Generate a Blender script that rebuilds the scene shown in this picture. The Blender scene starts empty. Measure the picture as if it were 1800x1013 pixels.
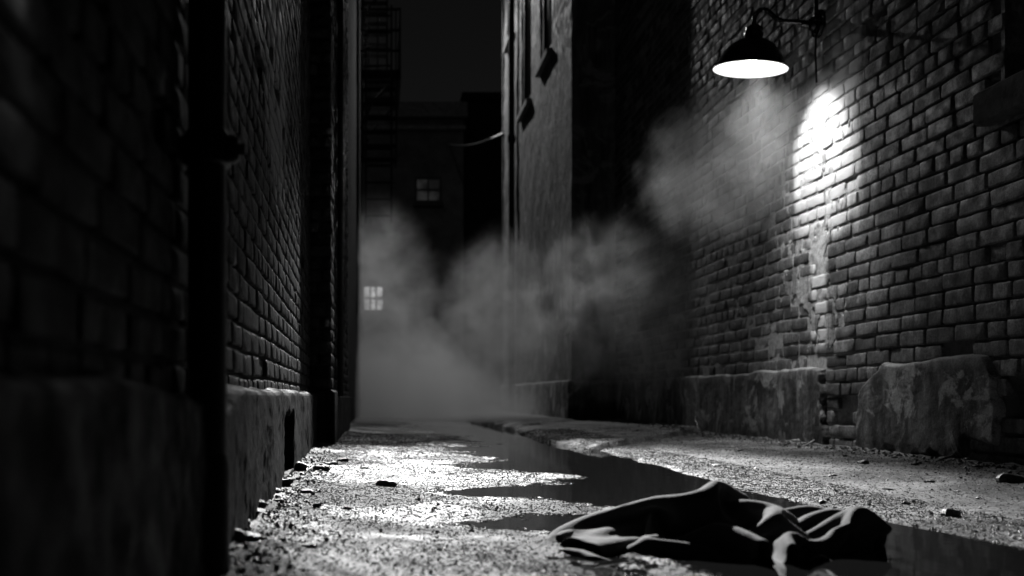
import bpy, math, random
import numpy as np
from mathutils import Vector
S = bpy.context.scene
COL = S.collection
random.seed(7)
rng = np.random.default_rng(11)

# ------------------------------------------------------------------ camera
H = 0.30
cam_d = bpy.data.cameras.new('camera')
cam = bpy.data.objects.new('camera', cam_d)
COL.objects.link(cam)
cam.location = (0, 0, H)
cam.rotation_euler = (math.radians(90), 0, 0)
cam_d.sensor_width = 36
cam_d.lens = 35.0
cam_d.shift_x = 230 / 1800
cam_d.shift_y = 190.5 / 1800
cam_d.clip_start = 0.02
cam_d.clip_end = 500
cam_d.dof.use_dof = True
cam_d.dof.focus_distance = 3.2
cam_d.dof.aperture_fstop = 3.0
S.camera = cam

# ------------------------------------------------------------------ world, moon, exposure
S.view_settings.view_transform = 'Standard'
S.view_settings.look = 'None'
S.view_settings.exposure = 0
S.view_settings.gamma = 1
W = bpy.data.worlds.new('World')
S.world = W
W.use_nodes = True
wn = W.node_tree.nodes
bg = wn['Background']
sky = wn.new('ShaderNodeTexSky')
sky.sky_type = 'NISHITA'
sky.sun_disc = False
sky.sun_elevation = math.radians(38)
sky.sun_rotation = math.radians(200)
bw = wn.new('ShaderNodeRGBToBW')
W.node_tree.links.new(sky.outputs[0], bw.inputs[0])
W.node_tree.links.new(bw.outputs[0], bg.inputs[0])
bg.inputs[1].default_value = 0.0016

moon_d = bpy.data.lights.new('moon', 'SUN')
moon_d.energy = 0.012
moon_d.angle = math.radians(0.5)
moon = bpy.data.objects.new('moon', moon_d)
COL.objects.link(moon)
moon.rotation_euler = (math.radians(52), 0, math.radians(-20))
S.cycles.use_denoising = True
S.cycles.use_adaptive_sampling = False
S.cycles.volume_step_rate = 2.0
S.cycles.volume_max_steps = 256
S.cycles.volume_bounces = 1
S.cycles.max_bounces = 6
S.cycles.sample_clamp_indirect = 1.0
S.cycles.sample_clamp_direct = 12

# ------------------------------------------------------------------ helpers
def tag(o, label=None, cat=None, group=None, kind=None):
    if label: o['label'] = label
    if cat: o['category'] = cat
    if group: o['group'] = group
    if kind: o['kind'] = kind
    return o

def empty(name, loc=(0, 0, 0)):
    o = bpy.data.objects.new(name, None)
    o.empty_display_size = 0.1
    COL.objects.link(o)
    o.location = loc
    return o

def child(o, parent):
    if parent is not None:
        o.parent = parent
        o.location = Vector(o.location) - Vector(parent.location)
    return o

def mesh_obj(name, verts, faces, mats, parent=None, smooth=False, midx=None):
    me = bpy.data.meshes.new(name)
    me.from_pydata([tuple(map(float, v)) for v in verts], [], [tuple(int(i) for i in f) for f in faces])
    return _fin(name, me, mats, parent, smooth, midx)

def _fin(name, me, mats, parent, smooth, midx):
    if not isinstance(mats, (list, tuple)): mats = [mats]
    for m in mats: me.materials.append(m)
    if midx is not None:
        me.polygons.foreach_set('material_index', np.asarray(midx, dtype=np.int32))
    if smooth: me.polygons.foreach_set('use_smooth', np.ones(len(me.polygons), dtype=bool))
    me.update()
    o = bpy.data.objects.new(name, me)
    COL.objects.link(o)
    return child(o, parent)

def quads_obj(name, V, Q, mats, parent=None, smooth=False, midx=None):
    """fast all-quad mesh from numpy arrays"""
    V = np.asarray(V, dtype=np.float32); Q = np.asarray(Q, dtype=np.int32)
    me = bpy.data.meshes.new(name)
    me.vertices.add(len(V)); me.vertices.foreach_set('co', V.ravel())
    me.loops.add(Q.size); me.loops.foreach_set('vertex_index', Q.ravel())
    me.polygons.add(len(Q))
    me.polygons.foreach_set('loop_start', np.arange(0, Q.size, 4, dtype=np.int32))
    me.update(calc_edges=True)
    me.validate()
    return _fin(name, me, mats, parent, smooth, midx)

class MB:
    """collects boxes, tubes and lathes into one mesh"""
    def __init__(s): s.v = []; s.f = []
    def add(s, v, f):
        b = len(s.v); s.v += [tuple(p) for p in v]; s.f += [tuple(i + b for i in q) for q in f]; return s
    def box(s, x0, x1, y0, y1, z0, z1, ch=0.0):
        v = []
        if ch <= 0:
            v = [(x, y, z) for z in (z0, z1) for y in (y0, y1) for x in (x0, x1)]
            return s.add(v, [(0,2,3,1),(4,5,7,6),(0,1,5,4),(2,6,7,3),(0,4,6,2),(1,3,7,5)])
        def ring(a, z):
            return [(x0+a+ch*0, y0+ch+a, z),(x0+ch+a, y0+a, z),(x1-ch-a, y0+a, z),(x1-a, y0+ch+a, z),
                    (x1-a, y1-ch-a, z),(x1-ch-a, y1-a, z),(x0+ch+a, y1-a, z),(x0+a, y1-ch-a, z)]
        v = ring(ch, z0) + ring(0, z0+ch) + ring(0, z1-ch) + ring(ch, z1)
        f = [tuple(range(7, -1, -1)), tuple(range(24, 32))]
        for r in range(3):
            for k in range(8):
                f.append((r*8+k, r*8+(k+1)%8, r*8+8+(k+1)%8, r*8+8+k))
        return s.add(v, f)
    def prism(s, poly, z0, z1):
        n = len(poly)
        v = [(x, y, z0) for x, y in poly] + [(x, y, z1) for x, y in poly]
        f = [tuple(range(n-1, -1, -1)), tuple(range(n, 2*n))]
        f += [(k, (k+1) % n, n+(k+1) % n, n+k) for k in range(n)]
        return s.add(v, f)
    def tube(s, pts, r, n=14, cap=True):
        pts = [Vector(p) for p in pts]
        rr = r if isinstance(r, (list, tuple)) else [r]*len(pts)
        v = []; f = []
        up = None
        for i, p in enumerate(pts):
            t = (pts[min(i+1, len(pts)-1)] - pts[max(i-1, 0)]).normalized()
            if up is None:
                a = Vector((0, 0, 1)) if abs(t.z) < 0.9 else Vector((0, 1, 0))
                up = (a - t*a.dot(t)).normalized()
            else:
                up = (up - t*up.dot(t)).normalized()
            w = t.cross(up)
            for k in range(n):
                a = 2*math.pi*k/n
                v.append(p + (up*math.cos(a) + w*math.sin(a))*rr[i])
        for i in range(len(pts)-1):
            for k in range(n):
                f.append((i*n+k, i*n+(k+1) % n, (i+1)*n+(k+1) % n, (i+1)*n+k))
        if cap:
            f.append(tuple(range(n-1, -1, -1))); f.append(tuple(range(len(pts)*n-n, len(pts)*n)))
        return s.add(v, f)
    def lathe(s, prof, c, n=40, axis='z'):
        v = []; f = []
        for r, h in prof:
            for k in range(n):
                a = 2*math.pi*k/n
                p = (r*math.cos(a), r*math.sin(a), h)
                if axis == 'x': p = (p[2], p[0], p[1])
                if axis == 'y': p = (p[0], p[2], p[1])
                v.append((c[0]+p[0], c[1]+p[1], c[2]+p[2]))
        for i in range(len(prof)-1):
            for k in range(n):
                f.append((i*n+k, i*n+(k+1) % n, (i+1)*n+(k+1) % n, (i+1)*n+k))
        return s.add(v, f)
    def build(s, name, mat, parent=None, smooth=False, autos=None):
        o = mesh_obj(name, s.v, s.f, mat, parent, smooth or autos is not None)
        if autos is not None:
            o.data.set_sharp_from_angle(angle=math.radians(autos))
        return o

# numpy value noise ------------------------------------------------
def _h(ix, iy, seed):
    n = (ix.astype(np.int64)*374761393 + iy.astype(np.int64)*668265263 + seed*1442695041) & 0x7fffffff
    n = ((n ^ (n >> 13)) * 1274126177) & 0x7fffffff
    n = ((n ^ (n >> 16)) * 1103515245) & 0x7fffffff
    return (n & 0xffff) / 65535.0
def vn(x, y, seed=0):
    x = np.asarray(x, float); y = np.asarray(y, float)
    ix = np.floor(x); iy = np.floor(y); fx = x-ix; fy = y-iy
    fx = fx*fx*(3-2*fx); fy = fy*fy*(3-2*fy)
    a = _h(ix, iy, seed); b = _h(ix+1, iy, seed); c = _h(ix, iy+1, seed); d = _h(ix+1, iy+1, seed)
    return (a*(1-fx)+b*fx)*(1-fy) + (c*(1-fx)+d*fx)*fy
def fbm(x, y, seed=0, oct=4, gain=0.5):
    t = 0; a = 1; s = 0
    for o in range(oct):
        t = t + a*(vn(x*2**o+17.3*o, y*2**o-9.1*o, seed+o)-0.5); s += a; a *= gain
    return t/s
def sst(a, b, x):
    t = np.clip((x-a)/(b-a), 0, 1); return t*t*(3-2*t)

# materials --------------------------------------------------------
class NT:
    def __init__(s, name):
        s.m = bpy.data.materials.new(name); s.m.use_nodes = True
        s.t = s.m.node_tree; s.n = s.t.nodes; s.b = s.n['Principled BSDF']
        s.tc = s.n.new('ShaderNodeTexCoord'); s.geo = s.n.new('ShaderNodeNewGeometry')
        s.pos = s.geo.outputs['Position']
    def L(s, a, b): s.t.links.new(a, b)
    def node(s, typ, **kw):
        n = s.n.new(typ)
        for k, v in kw.items():
            if hasattr(n, k): setattr(n, k, v)
            else: n.inputs[k].default_value = v
        return n
    def noise(s, scale, detail=6, rough=0.6, vec=None, dist=0.0, stretch=None):
        n = s.node('ShaderNodeTexNoise'); n.inputs['Scale'].default_value = scale
        n.inputs['Detail'].default_value = detail; n.inputs['Roughness'].default_value = rough
        n.inputs['Distortion'].default_value = dist
        v = vec or s.pos
        if stretch:
            m = s.node('ShaderNodeMapping'); m.inputs['Scale'].default_value = stretch
            s.L(v, m.inputs[0]); v = m.outputs[0]
        s.L(v, n.inputs['Vector'])
        return n.outputs[0]
    def math(s, op, a, b=None, c=None, clamp=False):
        n = s.node('ShaderNodeMath'); n.operation = op; n.use_clamp = clamp
        for i, x in enumerate((a, b, c)):
            if x is None: continue
            if isinstance(x, (int, float)): n.inputs[i].default_value = x
            else: s.L(x, n.inputs[i])
        return n.outputs[0]
    def rng(s, x, a, b, c=0.0, d=1.0, smooth=True):
        n = s.node('ShaderNodeMapRange'); n.interpolation_type = 'SMOOTHSTEP' if smooth else 'LINEAR'
        s.L(x, n.inputs[0])
        for i, k in enumerate((a, b, c, d)): n.inputs[i+1].default_value = k
        return n.outputs[0]
    def mix(s, f, a, b):
        n = s.node('ShaderNodeMix'); n.data_type = 'FLOAT'
        for i, x in ((0, f), (2, a), (3, b)):
            if isinstance(x, (int, float)): n.inputs[i].default_value = x
            else: s.L(x, n.inputs[i])
        return n.outputs[0]
    def grey(s, x):
        c = s.node('ShaderNodeCombineColor')
        s.L(x, c.inputs[0]); s.L(x, c.inputs[1]); s.L(x, c.inputs[2]); return c.outputs[0]
    def color(s, x):
        if isinstance(x, (int, float)): s.b.inputs['Base Color'].default_value = (x, x, x, 1)
        else: s.L(s.grey(x), s.b.inputs['Base Color'])
    def rough(s, x):
        if isinstance(x, (int, float)): s.b.inputs['Roughness'].default_value = x
        else: s.L(x, s.b.inputs['Roughness'])
    def bump(s, h, strength=0.5, dist=0.01, prev=None):
        n = s.node('ShaderNodeBump'); n.inputs['Strength'].default_value = strength
        n.inputs['Distance'].default_value = dist
        s.L(h, n.inputs['Height'])
        if prev is not None: s.L(prev, n.inputs['Normal'])
        s.L(n.outputs[0], s.b.inputs['Normal']); return n.outputs[0]
    def sep(s):
        n = s.node('ShaderNodeSeparateXYZ'); s.L(s.pos, n.inputs[0]); return n.outputs

def brick_mat(name, lo, hi, streaks=None, seed=0.0, spec=0.45):
    t = NT(name)
    rnd = t.geo.outputs['Random Per Island']
    base = t.rng(rnd, 0, 1, lo, hi, False)
    blot = t.rng(t.noise(9+seed, 8, 0.65), 0.35, 0.7, 0.55, 1.35)
    fine = t.rng(t.noise(70, 7, 0.8), 0.35, 0.65, 0.5, 1.5)
    drip = t.rng(t.noise(3.2, 6, 0.6, stretch=(6, 6, 0.7)), 0.42, 0.68, 1.0, 0.55)
    c = t.math('MULTIPLY', t.math('MULTIPLY', base, blot), t.math('MULTIPLY', fine, drip))
    # lime bloom and old whitewash: patches; one streak also paints in lamp glow
    bl = t.rng(t.noise(5.5, 9, 0.7, stretch=(1, 1, 0.8)), 0.60, 0.70)
    m = t.math('MULTIPLY', bl, 0.6)
    if streaks:
        o = t.sep()
        n1 = t.noise(7.5, 8, 0.68, stretch=(1, 1.3, 0.45))
        for (yc, w, z0, z1, amt) in streaks:
            d = t.math('ABSOLUTE', t.math('SUBTRACT', o[1], yc))
            g = t.rng(d, 0.0, w, 1.0, 0.0)
            zz = t.math('MULTIPLY', t.rng(o[2], z0, z0+0.35, 0, 1), t.rng(o[2], z1-0.3, z1, 1, 0))
            k = t.math('MULTIPLY', g, zz)
            k = t.rng(t.math('ADD', t.math('MULTIPLY', k, 0.55), t.math('MULTIPLY', n1, 0.6)), 0.52, 0.72)
            m = t.math('MAXIMUM', m, t.math('MULTIPLY', k, amt))
    c = t.mix(m, c, 0.62)
    t.color(c)
    t.rough(t.rng(t.noise(14, 6, 0.6), 0.3, 0.7, 0.42, 0.85))
    t.b.inputs['Specular IOR Level'].default_value = spec
    b1 = t.bump(t.noise(55, 9, 0.78), 1.0, 0.007)
    t.bump(t.noise(420, 3, 0.6), 0.5, 0.0015, b1)
    return t.m

def mortar_mat(name, light, dark, ysplit=None):
    t = NT(name)
    n = t.rng(t.noise(6, 8, 0.6), 0.35, 0.65)
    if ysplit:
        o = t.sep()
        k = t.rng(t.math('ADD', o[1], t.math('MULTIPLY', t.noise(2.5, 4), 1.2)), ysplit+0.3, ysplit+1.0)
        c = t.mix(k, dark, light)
    else:
        c = t.mix(n, dark, light)
    c = t.math('MULTIPLY', c, t.rng(t.noise(40, 6, 0.7), 0.3, 0.7, 0.6, 1.3))
    t.color(c); t.rough(0.85)
    t.bump(t.noise(90, 8, 0.75), 0.9, 0.006)
    return t.m

def plaster_mat(name, lo, hi, patch, spec=0.4, ledge=None):
    t = NT(name)
    t.b.inputs['Specular IOR Level'].default_value = spec
    a = t.rng(t.noise(4.5, 9, 0.62, stretch=(1.0, 1.6, 0.75), dist=0.4), 0.40, 0.66)
    c = t.mix(a, lo, hi)
    st = t.rng(t.noise(5, 7, 0.62, stretch=(5, 5, 0.35)), 0.42, 0.66, 1.0, 0.45)
    c = t.math('MULTIPLY', c, st)
    p = t.rng(t.noise(2.6, 10, 0.68, stretch=(1, 1.3, 1.1), dist=0.8), 0.535, 0.60)
    c = t.mix(t.math('MULTIPLY', p, 0.85), c, patch)
    o = t.sep()
    damp = t.rng(t.math('ADD', o[2], t.math('MULTIPLY', t.noise(7, 6), 0.3)), 0.16, 0.30, 0.35, 1.0)
    c = t.math('MULTIPLY', c, damp)
    if ledge:   # lime dust caught on the worn top edge
        k = t.rng(t.math('ADD', o[2], t.math('MULTIPLY', t.math('SUBTRACT', t.noise(9, 7, 0.7), 0.5), 0.16)), ledge[0], ledge[1])
        c = t.mix(t.math('MULTIPLY', k, 0.75), c, ledge[2])
    c = t.math('MULTIPLY', c, t.rng(t.noise(130, 5, 0.7), 0.3, 0.7, 0.65, 1.3))
    t.color(c)
    t.rough(t.rng(t.noise(12, 5), 0.35, 0.65, 0.55, 0.9))
    b = t.bump(t.noise(26, 9, 0.7), 0.8, 0.012)
    t.bump(t.noise(240, 4, 0.7), 0.7, 0.003, b)
    return t.m

def plain_mat(name, c, rough=0.7, metal=0.0, nscale=30, bump=0.3, var=0.35, dist=0.004):
    t = NT(name)
    t.color(t.math('MULTIPLY', t.rng(t.noise(nscale, 7, 0.65), 0.3, 0.7, 1-var, 1+var), c))
    t.rough(t.rng(t.noise(nscale*0.6, 5), 0.3, 0.7, max(rough-0.12, 0.03), min(rough+0.12, 1)))
    t.b.inputs['Metallic'].default_value = metal
    if bump: t.bump(t.noise(nscale*2.2, 6, 0.7), bump, dist)
    return t.m

def emit_mat(name, v, var=None):
    t = NT(name)
    t.color(0.05)
    t.b.inputs['Emission Color'].default_value = (1, 1, 1, 1)
    t.b.inputs['Emission Strength'].default_value = v
    if var:
        t.L(t.math('MULTIPLY', t.rng(t.noise(var, 5, 0.6), 0.35, 0.7, 0.25, 1.5), v), t.b.inputs['Emission Strength'])
    return t.m

M = {}
M['brick_r'] = brick_mat('brick worn', 0.055, 0.25, streaks=[(5.42, 0.85, 0.95, 2.6, 1.0), (5.50, 0.20, 0.35, 1.9, 1.0)])  # wide whitewash streak also paints the lamp's bright arch into the brick
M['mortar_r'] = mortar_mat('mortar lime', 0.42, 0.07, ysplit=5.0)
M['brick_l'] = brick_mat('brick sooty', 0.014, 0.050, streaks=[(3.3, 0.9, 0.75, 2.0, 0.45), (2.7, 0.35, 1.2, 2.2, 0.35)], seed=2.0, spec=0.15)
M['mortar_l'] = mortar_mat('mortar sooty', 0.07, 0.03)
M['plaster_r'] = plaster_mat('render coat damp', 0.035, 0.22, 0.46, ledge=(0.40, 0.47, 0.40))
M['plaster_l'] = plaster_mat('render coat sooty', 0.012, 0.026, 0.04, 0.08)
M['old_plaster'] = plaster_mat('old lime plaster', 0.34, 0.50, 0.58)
M['stucco'] = plaster_mat('stucco rough', 0.10, 0.20, 0.28)
M['soot'] = plain_mat('soot black masonry', 0.018, 0.95, nscale=8, bump=0.6, dist=0.02)  # near-black also stands in for shade on the far left corner wall
M['soot'].node_tree.nodes['Principled BSDF'].inputs['Specular IOR Level'].default_value = 0.08
M['iron'] = plain_mat('black iron', 0.008, 0.5, 0.3, nscale=40)
M['cast_iron'] = plain_mat('painted downpipe', 0.012, 0.45, 0.1, nscale=18, bump=0.5)
M['enamel'] = plain_mat('black enamel', 0.012, 0.16, 0.0, nscale=20, bump=0.04, var=0.2)
M['white_enamel'] = plain_mat('white enamel', 0.85, 0.35, nscale=20, bump=0.0, var=0.03)
M['stone'] = plain_mat('stone sill', 0.20, 0.8, nscale=14, bump=0.7, dist=0.008)
M['sooty_stone'] = plain_mat('sooty stone sill', 0.05, 0.85, nscale=14, bump=0.7, dist=0.008)
M['glass_dark'] = plain_mat('dark window glass', 0.01, 0.08, nscale=3, bump=0.05)
M['rubble'] = plain_mat('wet rubble', 0.06, 0.35, nscale=50, bump=0.9)
M['litter'] = plain_mat('sodden litter', 0.35, 0.6, nscale=40, bump=0.5)

# ------------------------------------------------------------------ ground
def ground_h(X, Y):
    n = fbm(X*2.2, Y*1.6, 3, 4)*0.024 + fbm(X*8, Y*8, 9, 4)*0.013
    left = 0.020*np.clip(0.80-X, 0, None) - 0.0065
    left = np.where(X < 0.1, left + 0.02*(0.1-X), left)
    z = left + n*sst(1.25, 0.9, X)
    # far band of standing water across the alley
    z = z - 0.008*sst(7.2, 8.0, Y)*sst(10.6, 9.4, Y)
    # deeper pools
    for (cx, cy, rx, ry, d) in ((0.52, 3.15, 0.34, 0.16, .012), (0.42, 2.32, 0.26, 0.10, .009), (0.50, 4.25, 0.32, 0.20, .008),
                                (0.82, 5.4, 0.35, 1.2, .010), (1.05, 2.0, 0.26, 0.28, .014), (0.95, 3.9, 0.3, 1.2, .012), (0.95, 1.5, 0.3, 0.35, .010)):
        z = z - d*np.exp(-((X-cx)/rx)**2 - ((Y-cy)/ry)**2)
    for (cx, cy, rx, ry, d) in ((0.95, 3.25, 0.26, 0.24, .016), (0.72, 3.75, 0.22, 0.14, .010), (0.65, 2.65, 0.3, 0.16, .008), (0.30, 2.75, 0.30, 0.14, .006), (0.45, 2.0, 0.30, 0.12, .006), (0.6, 3.7, 0.25, 0.16, .005), (0.35,1.5,.3,.25,.008)):
        z = z + d*np.exp(-((X-cx)/rx)**2 - ((Y-cy)/ry)**2)
    # right bank
    edge = 1.14 + 0.05*fbm(X*0+2, Y*3.1, 21, 3)*2 + 0.10*sst(2.6, 1.6, Y)
    rb = sst(edge-0.02, edge+0.10, X)
    right = 0.006 + 0.022*np.clip(X-edge, 0, None) + fbm(X*3, Y*3, 5, 4)*0.014
    z = z*(1-rb) + right*rb
    # two broken paving slabs, each a real step
    for (x0, y0, x1, y1, st) in ((1.13, 5.36, 2.30, 7.3, 0.030), (1.05, 8.3, 2.0, 10.2, 0.018)):
        nx, ny = -(y1-y0), (x1-x0); l = math.hypot(nx, ny); nx /= l; ny /= l
        dd = (X-x0)*nx + (Y-y0)*ny + 0.03*fbm(X*5, Y*5, 31, 3)
        lip = sst(1.10, 1.13, X + 0.10*fbm(Y*4, X*0, 41, 3))
        z = z + st*sst(0, 0.018, dd)*lip*(X < 2.6)
    # joints and grit
    z = z + fbm(X*38, Y*38, 51, 2)*0.0060 * (0.5 + vn(X*5, Y*5, 77))
    # debris drift against the left wall
    wl = -0.26-0.025*np.clip(Y, 0, 5.6)
    drift = sst(0.30, 0.0, X-wl)
    z = z + drift*(0.012 + 0.03*np.clip(fbm(X*14, Y*14, 61, 3), 0, 1))
    z = z + sst(0.14, 0, 2.40-X)*(0.004 + 0.03*np.clip(fbm(X*13, Y*13, 63, 3), 0, 1))*(X < 2.6)
    return z

def grow(a, b, s0, k):
    out = [a]; s = s0
    while out[-1] < b: out.append(out[-1]+s); s *= k
    return out
xs = np.array(sorted(set([-60, -30, -12, -6, -3, -1.5, -0.9, -0.6] + list(np.arange(-0.5, 2.62, 0.0095)) + [2.7, 2.9, 3.5, 5, 9, 20, 60])))
ys = np.array([-40, -15, -6, -3, -1.5, -0.6, 0, 0.4, 0.7] + grow(0.9, 18, 0.0075, 1.0048) + [20, 23, 27, 34, 45, 70, 120])
XX, YY = np.meshgrid(xs, ys)
ZZ = ground_h(XX, YY)
jx = (rng.random(XX.shape)-.5)*0.004
core = (XX > -0.5) & (XX < 2.6) & (YY > 0.9) & (YY < 9)
ZZ = ZZ + np.where(core, (rng.random(XX.shape)-0.5)*0.0016, 0)
XX = XX + np.where(core, jx, 0)
V = np.stack([XX, YY, ZZ], -1).reshape(-1, 3)
nx = len(xs); ny = len(ys)
ii = (np.arange(ny-1)[:, None]*nx + np.arange(nx-1)[None, :]).ravel()
Q = np.stack([ii, ii+1, ii+nx+1, ii+nx], -1)
t = NT('wet asphalt')
o = t.sep()
base = t.rng(t.noise(2.4, 9, 0.68, dist=0.4), 0.40, 0.62, 0.012, 0.055)
grit = t.rng(t.noise(70, 6, 0.8), 0.35, 0.65, 0.35, 1.8)
pav = t.rng(o[0], 1.1, 1.3, 1.0, 4.0)
t.color(t.math('MULTIPLY', t.math('MULTIPLY', base, grit), pav))
wet = t.rng(t.noise(1.9, 8, 0.65, dist=0.5), 0.42, 0.60)
wet = t.math('MULTIPLY', wet, t.rng(o[0], 1.0, 1.5, 1.0, 0.35))
t.rough(t.mix(wet, 0.72, 0.50))
t.L(t.mix(wet, 0.15, 0.42), t.b.inputs['Specular IOR Level'])
b = t.bump(t.noise(60, 7, 0.8), 0.9, 0.008)
# wet chippings: little facets, each tilted its own way
def facets(scale, k, prev):
    vo = t.node('ShaderNodeTexVoronoi'); vo.inputs['Scale'].default_value = scale; t.L(t.pos, vo.inputs['Vector'])
    v1 = t.node('ShaderNodeVectorMath'); v1.operation = 'SUBTRACT'; t.L(vo.outputs['Color'], v1.inputs[0]); v1.inputs[1].default_value = (.5, .5, .5)
    v2 = t.node('ShaderNodeVectorMath'); v2.operation = 'SCALE'; t.L(v1.outputs[0], v2.inputs[0])
    t.L(t.math('MULTIPLY', wet, k), v2.inputs['Scale'])
    v3 = t.node('ShaderNodeVectorMath'); v3.operation = 'ADD'; t.L(prev, v3.inputs[0]); t.L(v2.outputs[0], v3.inputs[1])
    v4 = t.node('ShaderNodeVectorMath'); v4.operation = 'NORMALIZE'; t.L(v3.outputs[0], v4.inputs[0]); return v4.outputs[0]
b = facets(90, 0.35, b)
t.L(b, t.b.inputs['Normal'])
M['asphalt'] = t.m
g = quads_obj('ground', V, Q, M['asphalt'])
tag(g, kind='structure')

t = NT('standing water')
t.color(0.012); t.rough(0.035); t.b.inputs['IOR'].default_value = 1.33
t.b.inputs['Specular IOR Level'].default_value = 0.75
t.bump(t.noise(9, 3, 0.5), 0.10, 0.004)
t.bump(t.noise(60, 4, 0.6), 0.05, 0.001, t.bump(t.noise(9, 3, 0.5), 0.12, 0.004))
M['water'] = t.m
wv = []; wf = []
wx = np.linspace(-0.36, 1.32, 30); wy = np.concatenate([np.linspace(0.5, 12.0, 120)])
WX, WY = np.meshgrid(wx, wy)
wi = (np.arange(len(wy)-1)[:, None]*30 + np.arange(29)[None, :]).ravel()
tag(quads_obj('water', np.stack([WX, WY, WX*0], -1).reshape(-1, 3), np.stack([wi, wi+1, wi+31, wi+30], -1), M['water'], smooth=True), kind='structure')

# ------------------------------------------------------------------ brick walls
def brick_wall(u0, u1, z0, z1, place, course=0.075, blen=0.225, gap=0.012, skip=None, recess=None, seed=0, proud=0.004, wob=0.006, nu=6, nv=3, mres=0.03, flip=False, rag=1.0):
    """bricks as real rounded blocks on a mortar sheet; place(u, w, z) -> xyz, w is outwards"""
    r = np.random.default_rng(seed)
    Vs = []; Qs = []; mi = []; base = 0
    nrow = int((z1-z0)/course)
    gu = np.linspace(0, 1, nu); gv = np.linspace(0, 1, nv+1)
    gu[1] = 0.045; gu[-2] = 0.955; gv[1] = 0.12; gv[-2] = 0.88
    loc = np.arange((nv+1)*nu).reshape(nv+1, nu)
    q = [(loc[j, i], loc[j, i+1], loc[j+1, i+1], loc[j+1, i]) for j in range(nv) for i in range(nu-1)]
    bd = list(loc[0, :]) + list(loc[1:, -1]) + list(loc[-1, -2::-1]) + list(loc[-2:0:-1, 0])
    nb = len(bd); n0 = (nv+1)*nu
    q += [(bd[(k+1) % nb], bd[k], n0+k, n0+(k+1) % nb) for k in range(nb)]
    q = np.array(q)
    if flip: q = q[:, ::-1]
    for j in range(nrow):
        zb = z0 + j*course
        header = (j % 6 == 5)
        L = blen*0.52 if header else blen
        u = u0 - L*(0.5 if j % 2 else 0.0) - r.random()*0.03
        while u < u1:
            l = L*(1 + (r.random()-.5)*0.10)
            if r.random() < 0.06 and not header: l *= 0.55
            a, b_ = max(u, u0), min(u+l, u1); u += l
            if b_-a < 0.04: continue
            uc = (a+b_)/2; zc = zb+course/2
            if skip is not None and skip(uc, zc, r): continue
            g1 = gap*(0.7+0.7*r.random()); g2 = gap*(0.7+0.7*r.random())
            ua = a+g1/2; ub = b_-g1/2
            za = zb+g2/2; zt = zb+course-g2/2
            U = ua + (ub-ua)*gu[None, :]; Z = za + (zt-za)*gv[:, None]
            U, Z = np.broadcast_arrays(U, Z); U = U.copy(); Z = Z.copy()
            rot = (r.random()-.5)*0.02; Z += (U-uc)*rot
            pr = proud*(r.random()*2-0.6)*rag
            if r.random() < 0.05: pr -= 0.012*r.random()*1.4
            Wd = np.full(U.shape, pr)
            ed = np.zeros(U.shape); ed[0, :] = ed[-1, :] = 1; ed[:, 0] = ed[:, -1] = 1
            Wd -= ed*(0.0008+0.0028*r.random(U.shape)**2)
            cr = np.zeros(U.shape); cr[0, 0] = cr[0, -1] = cr[-1, 0] = cr[-1, -1] = 1
            Wd -= cr*r.random()*0.007
            U += (r.random(U.shape)-.5)*0.004; Z += (r.random(U.shape)-.5)*0.0035
            U += cr*np.sign(uc-U)*r.random()*0.006; Z += cr*np.sign(zc-Z)*r.random()*0.006
            Wd += (r.random(U.shape)-.5)*0.003*rag + (U-uc)*(r.random()-.5)*0.03*rag
            Z += wob*2*vn(U*1.7+seed, Z*0+zb*3, 5+seed) - wob
            Uf = U.ravel(); Zf = Z.ravel(); Wf = Wd.ravel()
            Ub = Uf[bd]; Zb = Zf[bd]
            Uall = np.concatenate([Uf, Ub]); Zall = np.concatenate([Zf, Zb]); Wall = np.concatenate([Wf, np.full(nb, -0.03)])
            Vs.append(place(Uall, Wall, Zall)); Qs.append(q+base); base += len(Uall); mi.append(np.zeros(len(q), int))
    # mortar sheet
    nu2 = max(2, int((u1-u0)/mres)); nz2 = max(2, int((z1-z0)/mres))
    UU, Z2 = np.meshgrid(np.linspace(u0, u1, nu2), np.linspace(z0, z1, nz2))
    rec = recess(UU, Z2) if recess is not None else np.full(UU.shape, 0.012)
    W2 = -rec + fbm(UU*25, Z2*25, 71+seed, 3)*0.008
    Vs.append(place(UU.ravel(), W2.ravel(), Z2.ravel()))
    k = (np.arange(nz2-1)[:, None]*nu2 + np.arange(nu2-1)[None, :]).ravel()
    qq = np.stack([k, k+1, k+nu2+1, k+nu2], -1)
    if flip: qq = qq[:, ::-1]
    Qs.append(qq+base); mi.append(np.ones(len(k), int))
    return np.concatenate(Vs), np.concatenate(Qs), np.concatenate(mi)

def merge(parts):
    Vs = []; Qs = []; mi = []; b = 0
    for v, q_, m in parts:
        Vs.append(v); Qs.append(q_+b); mi.append(m); b += len(v)
    return np.concatenate(Vs), np.concatenate(Qs), np.concatenate(mi)

def sheet(u, z, wfun, place, flip=False):
    U, Z = np.meshgrid(u, z)
    Wd = wfun(U, Z)
    v = place(U.ravel(), Wd.ravel(), Z.ravel())
    n = len(u)
    k = (np.arange(len(z)-1)[:, None]*n + np.arange(n-1)[None, :]).ravel()
    q_ = np.stack([k, k+1, k+n+1, k+n], -1)
    if flip: q_ = q_[:, ::-1]
    return v, q_

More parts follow.
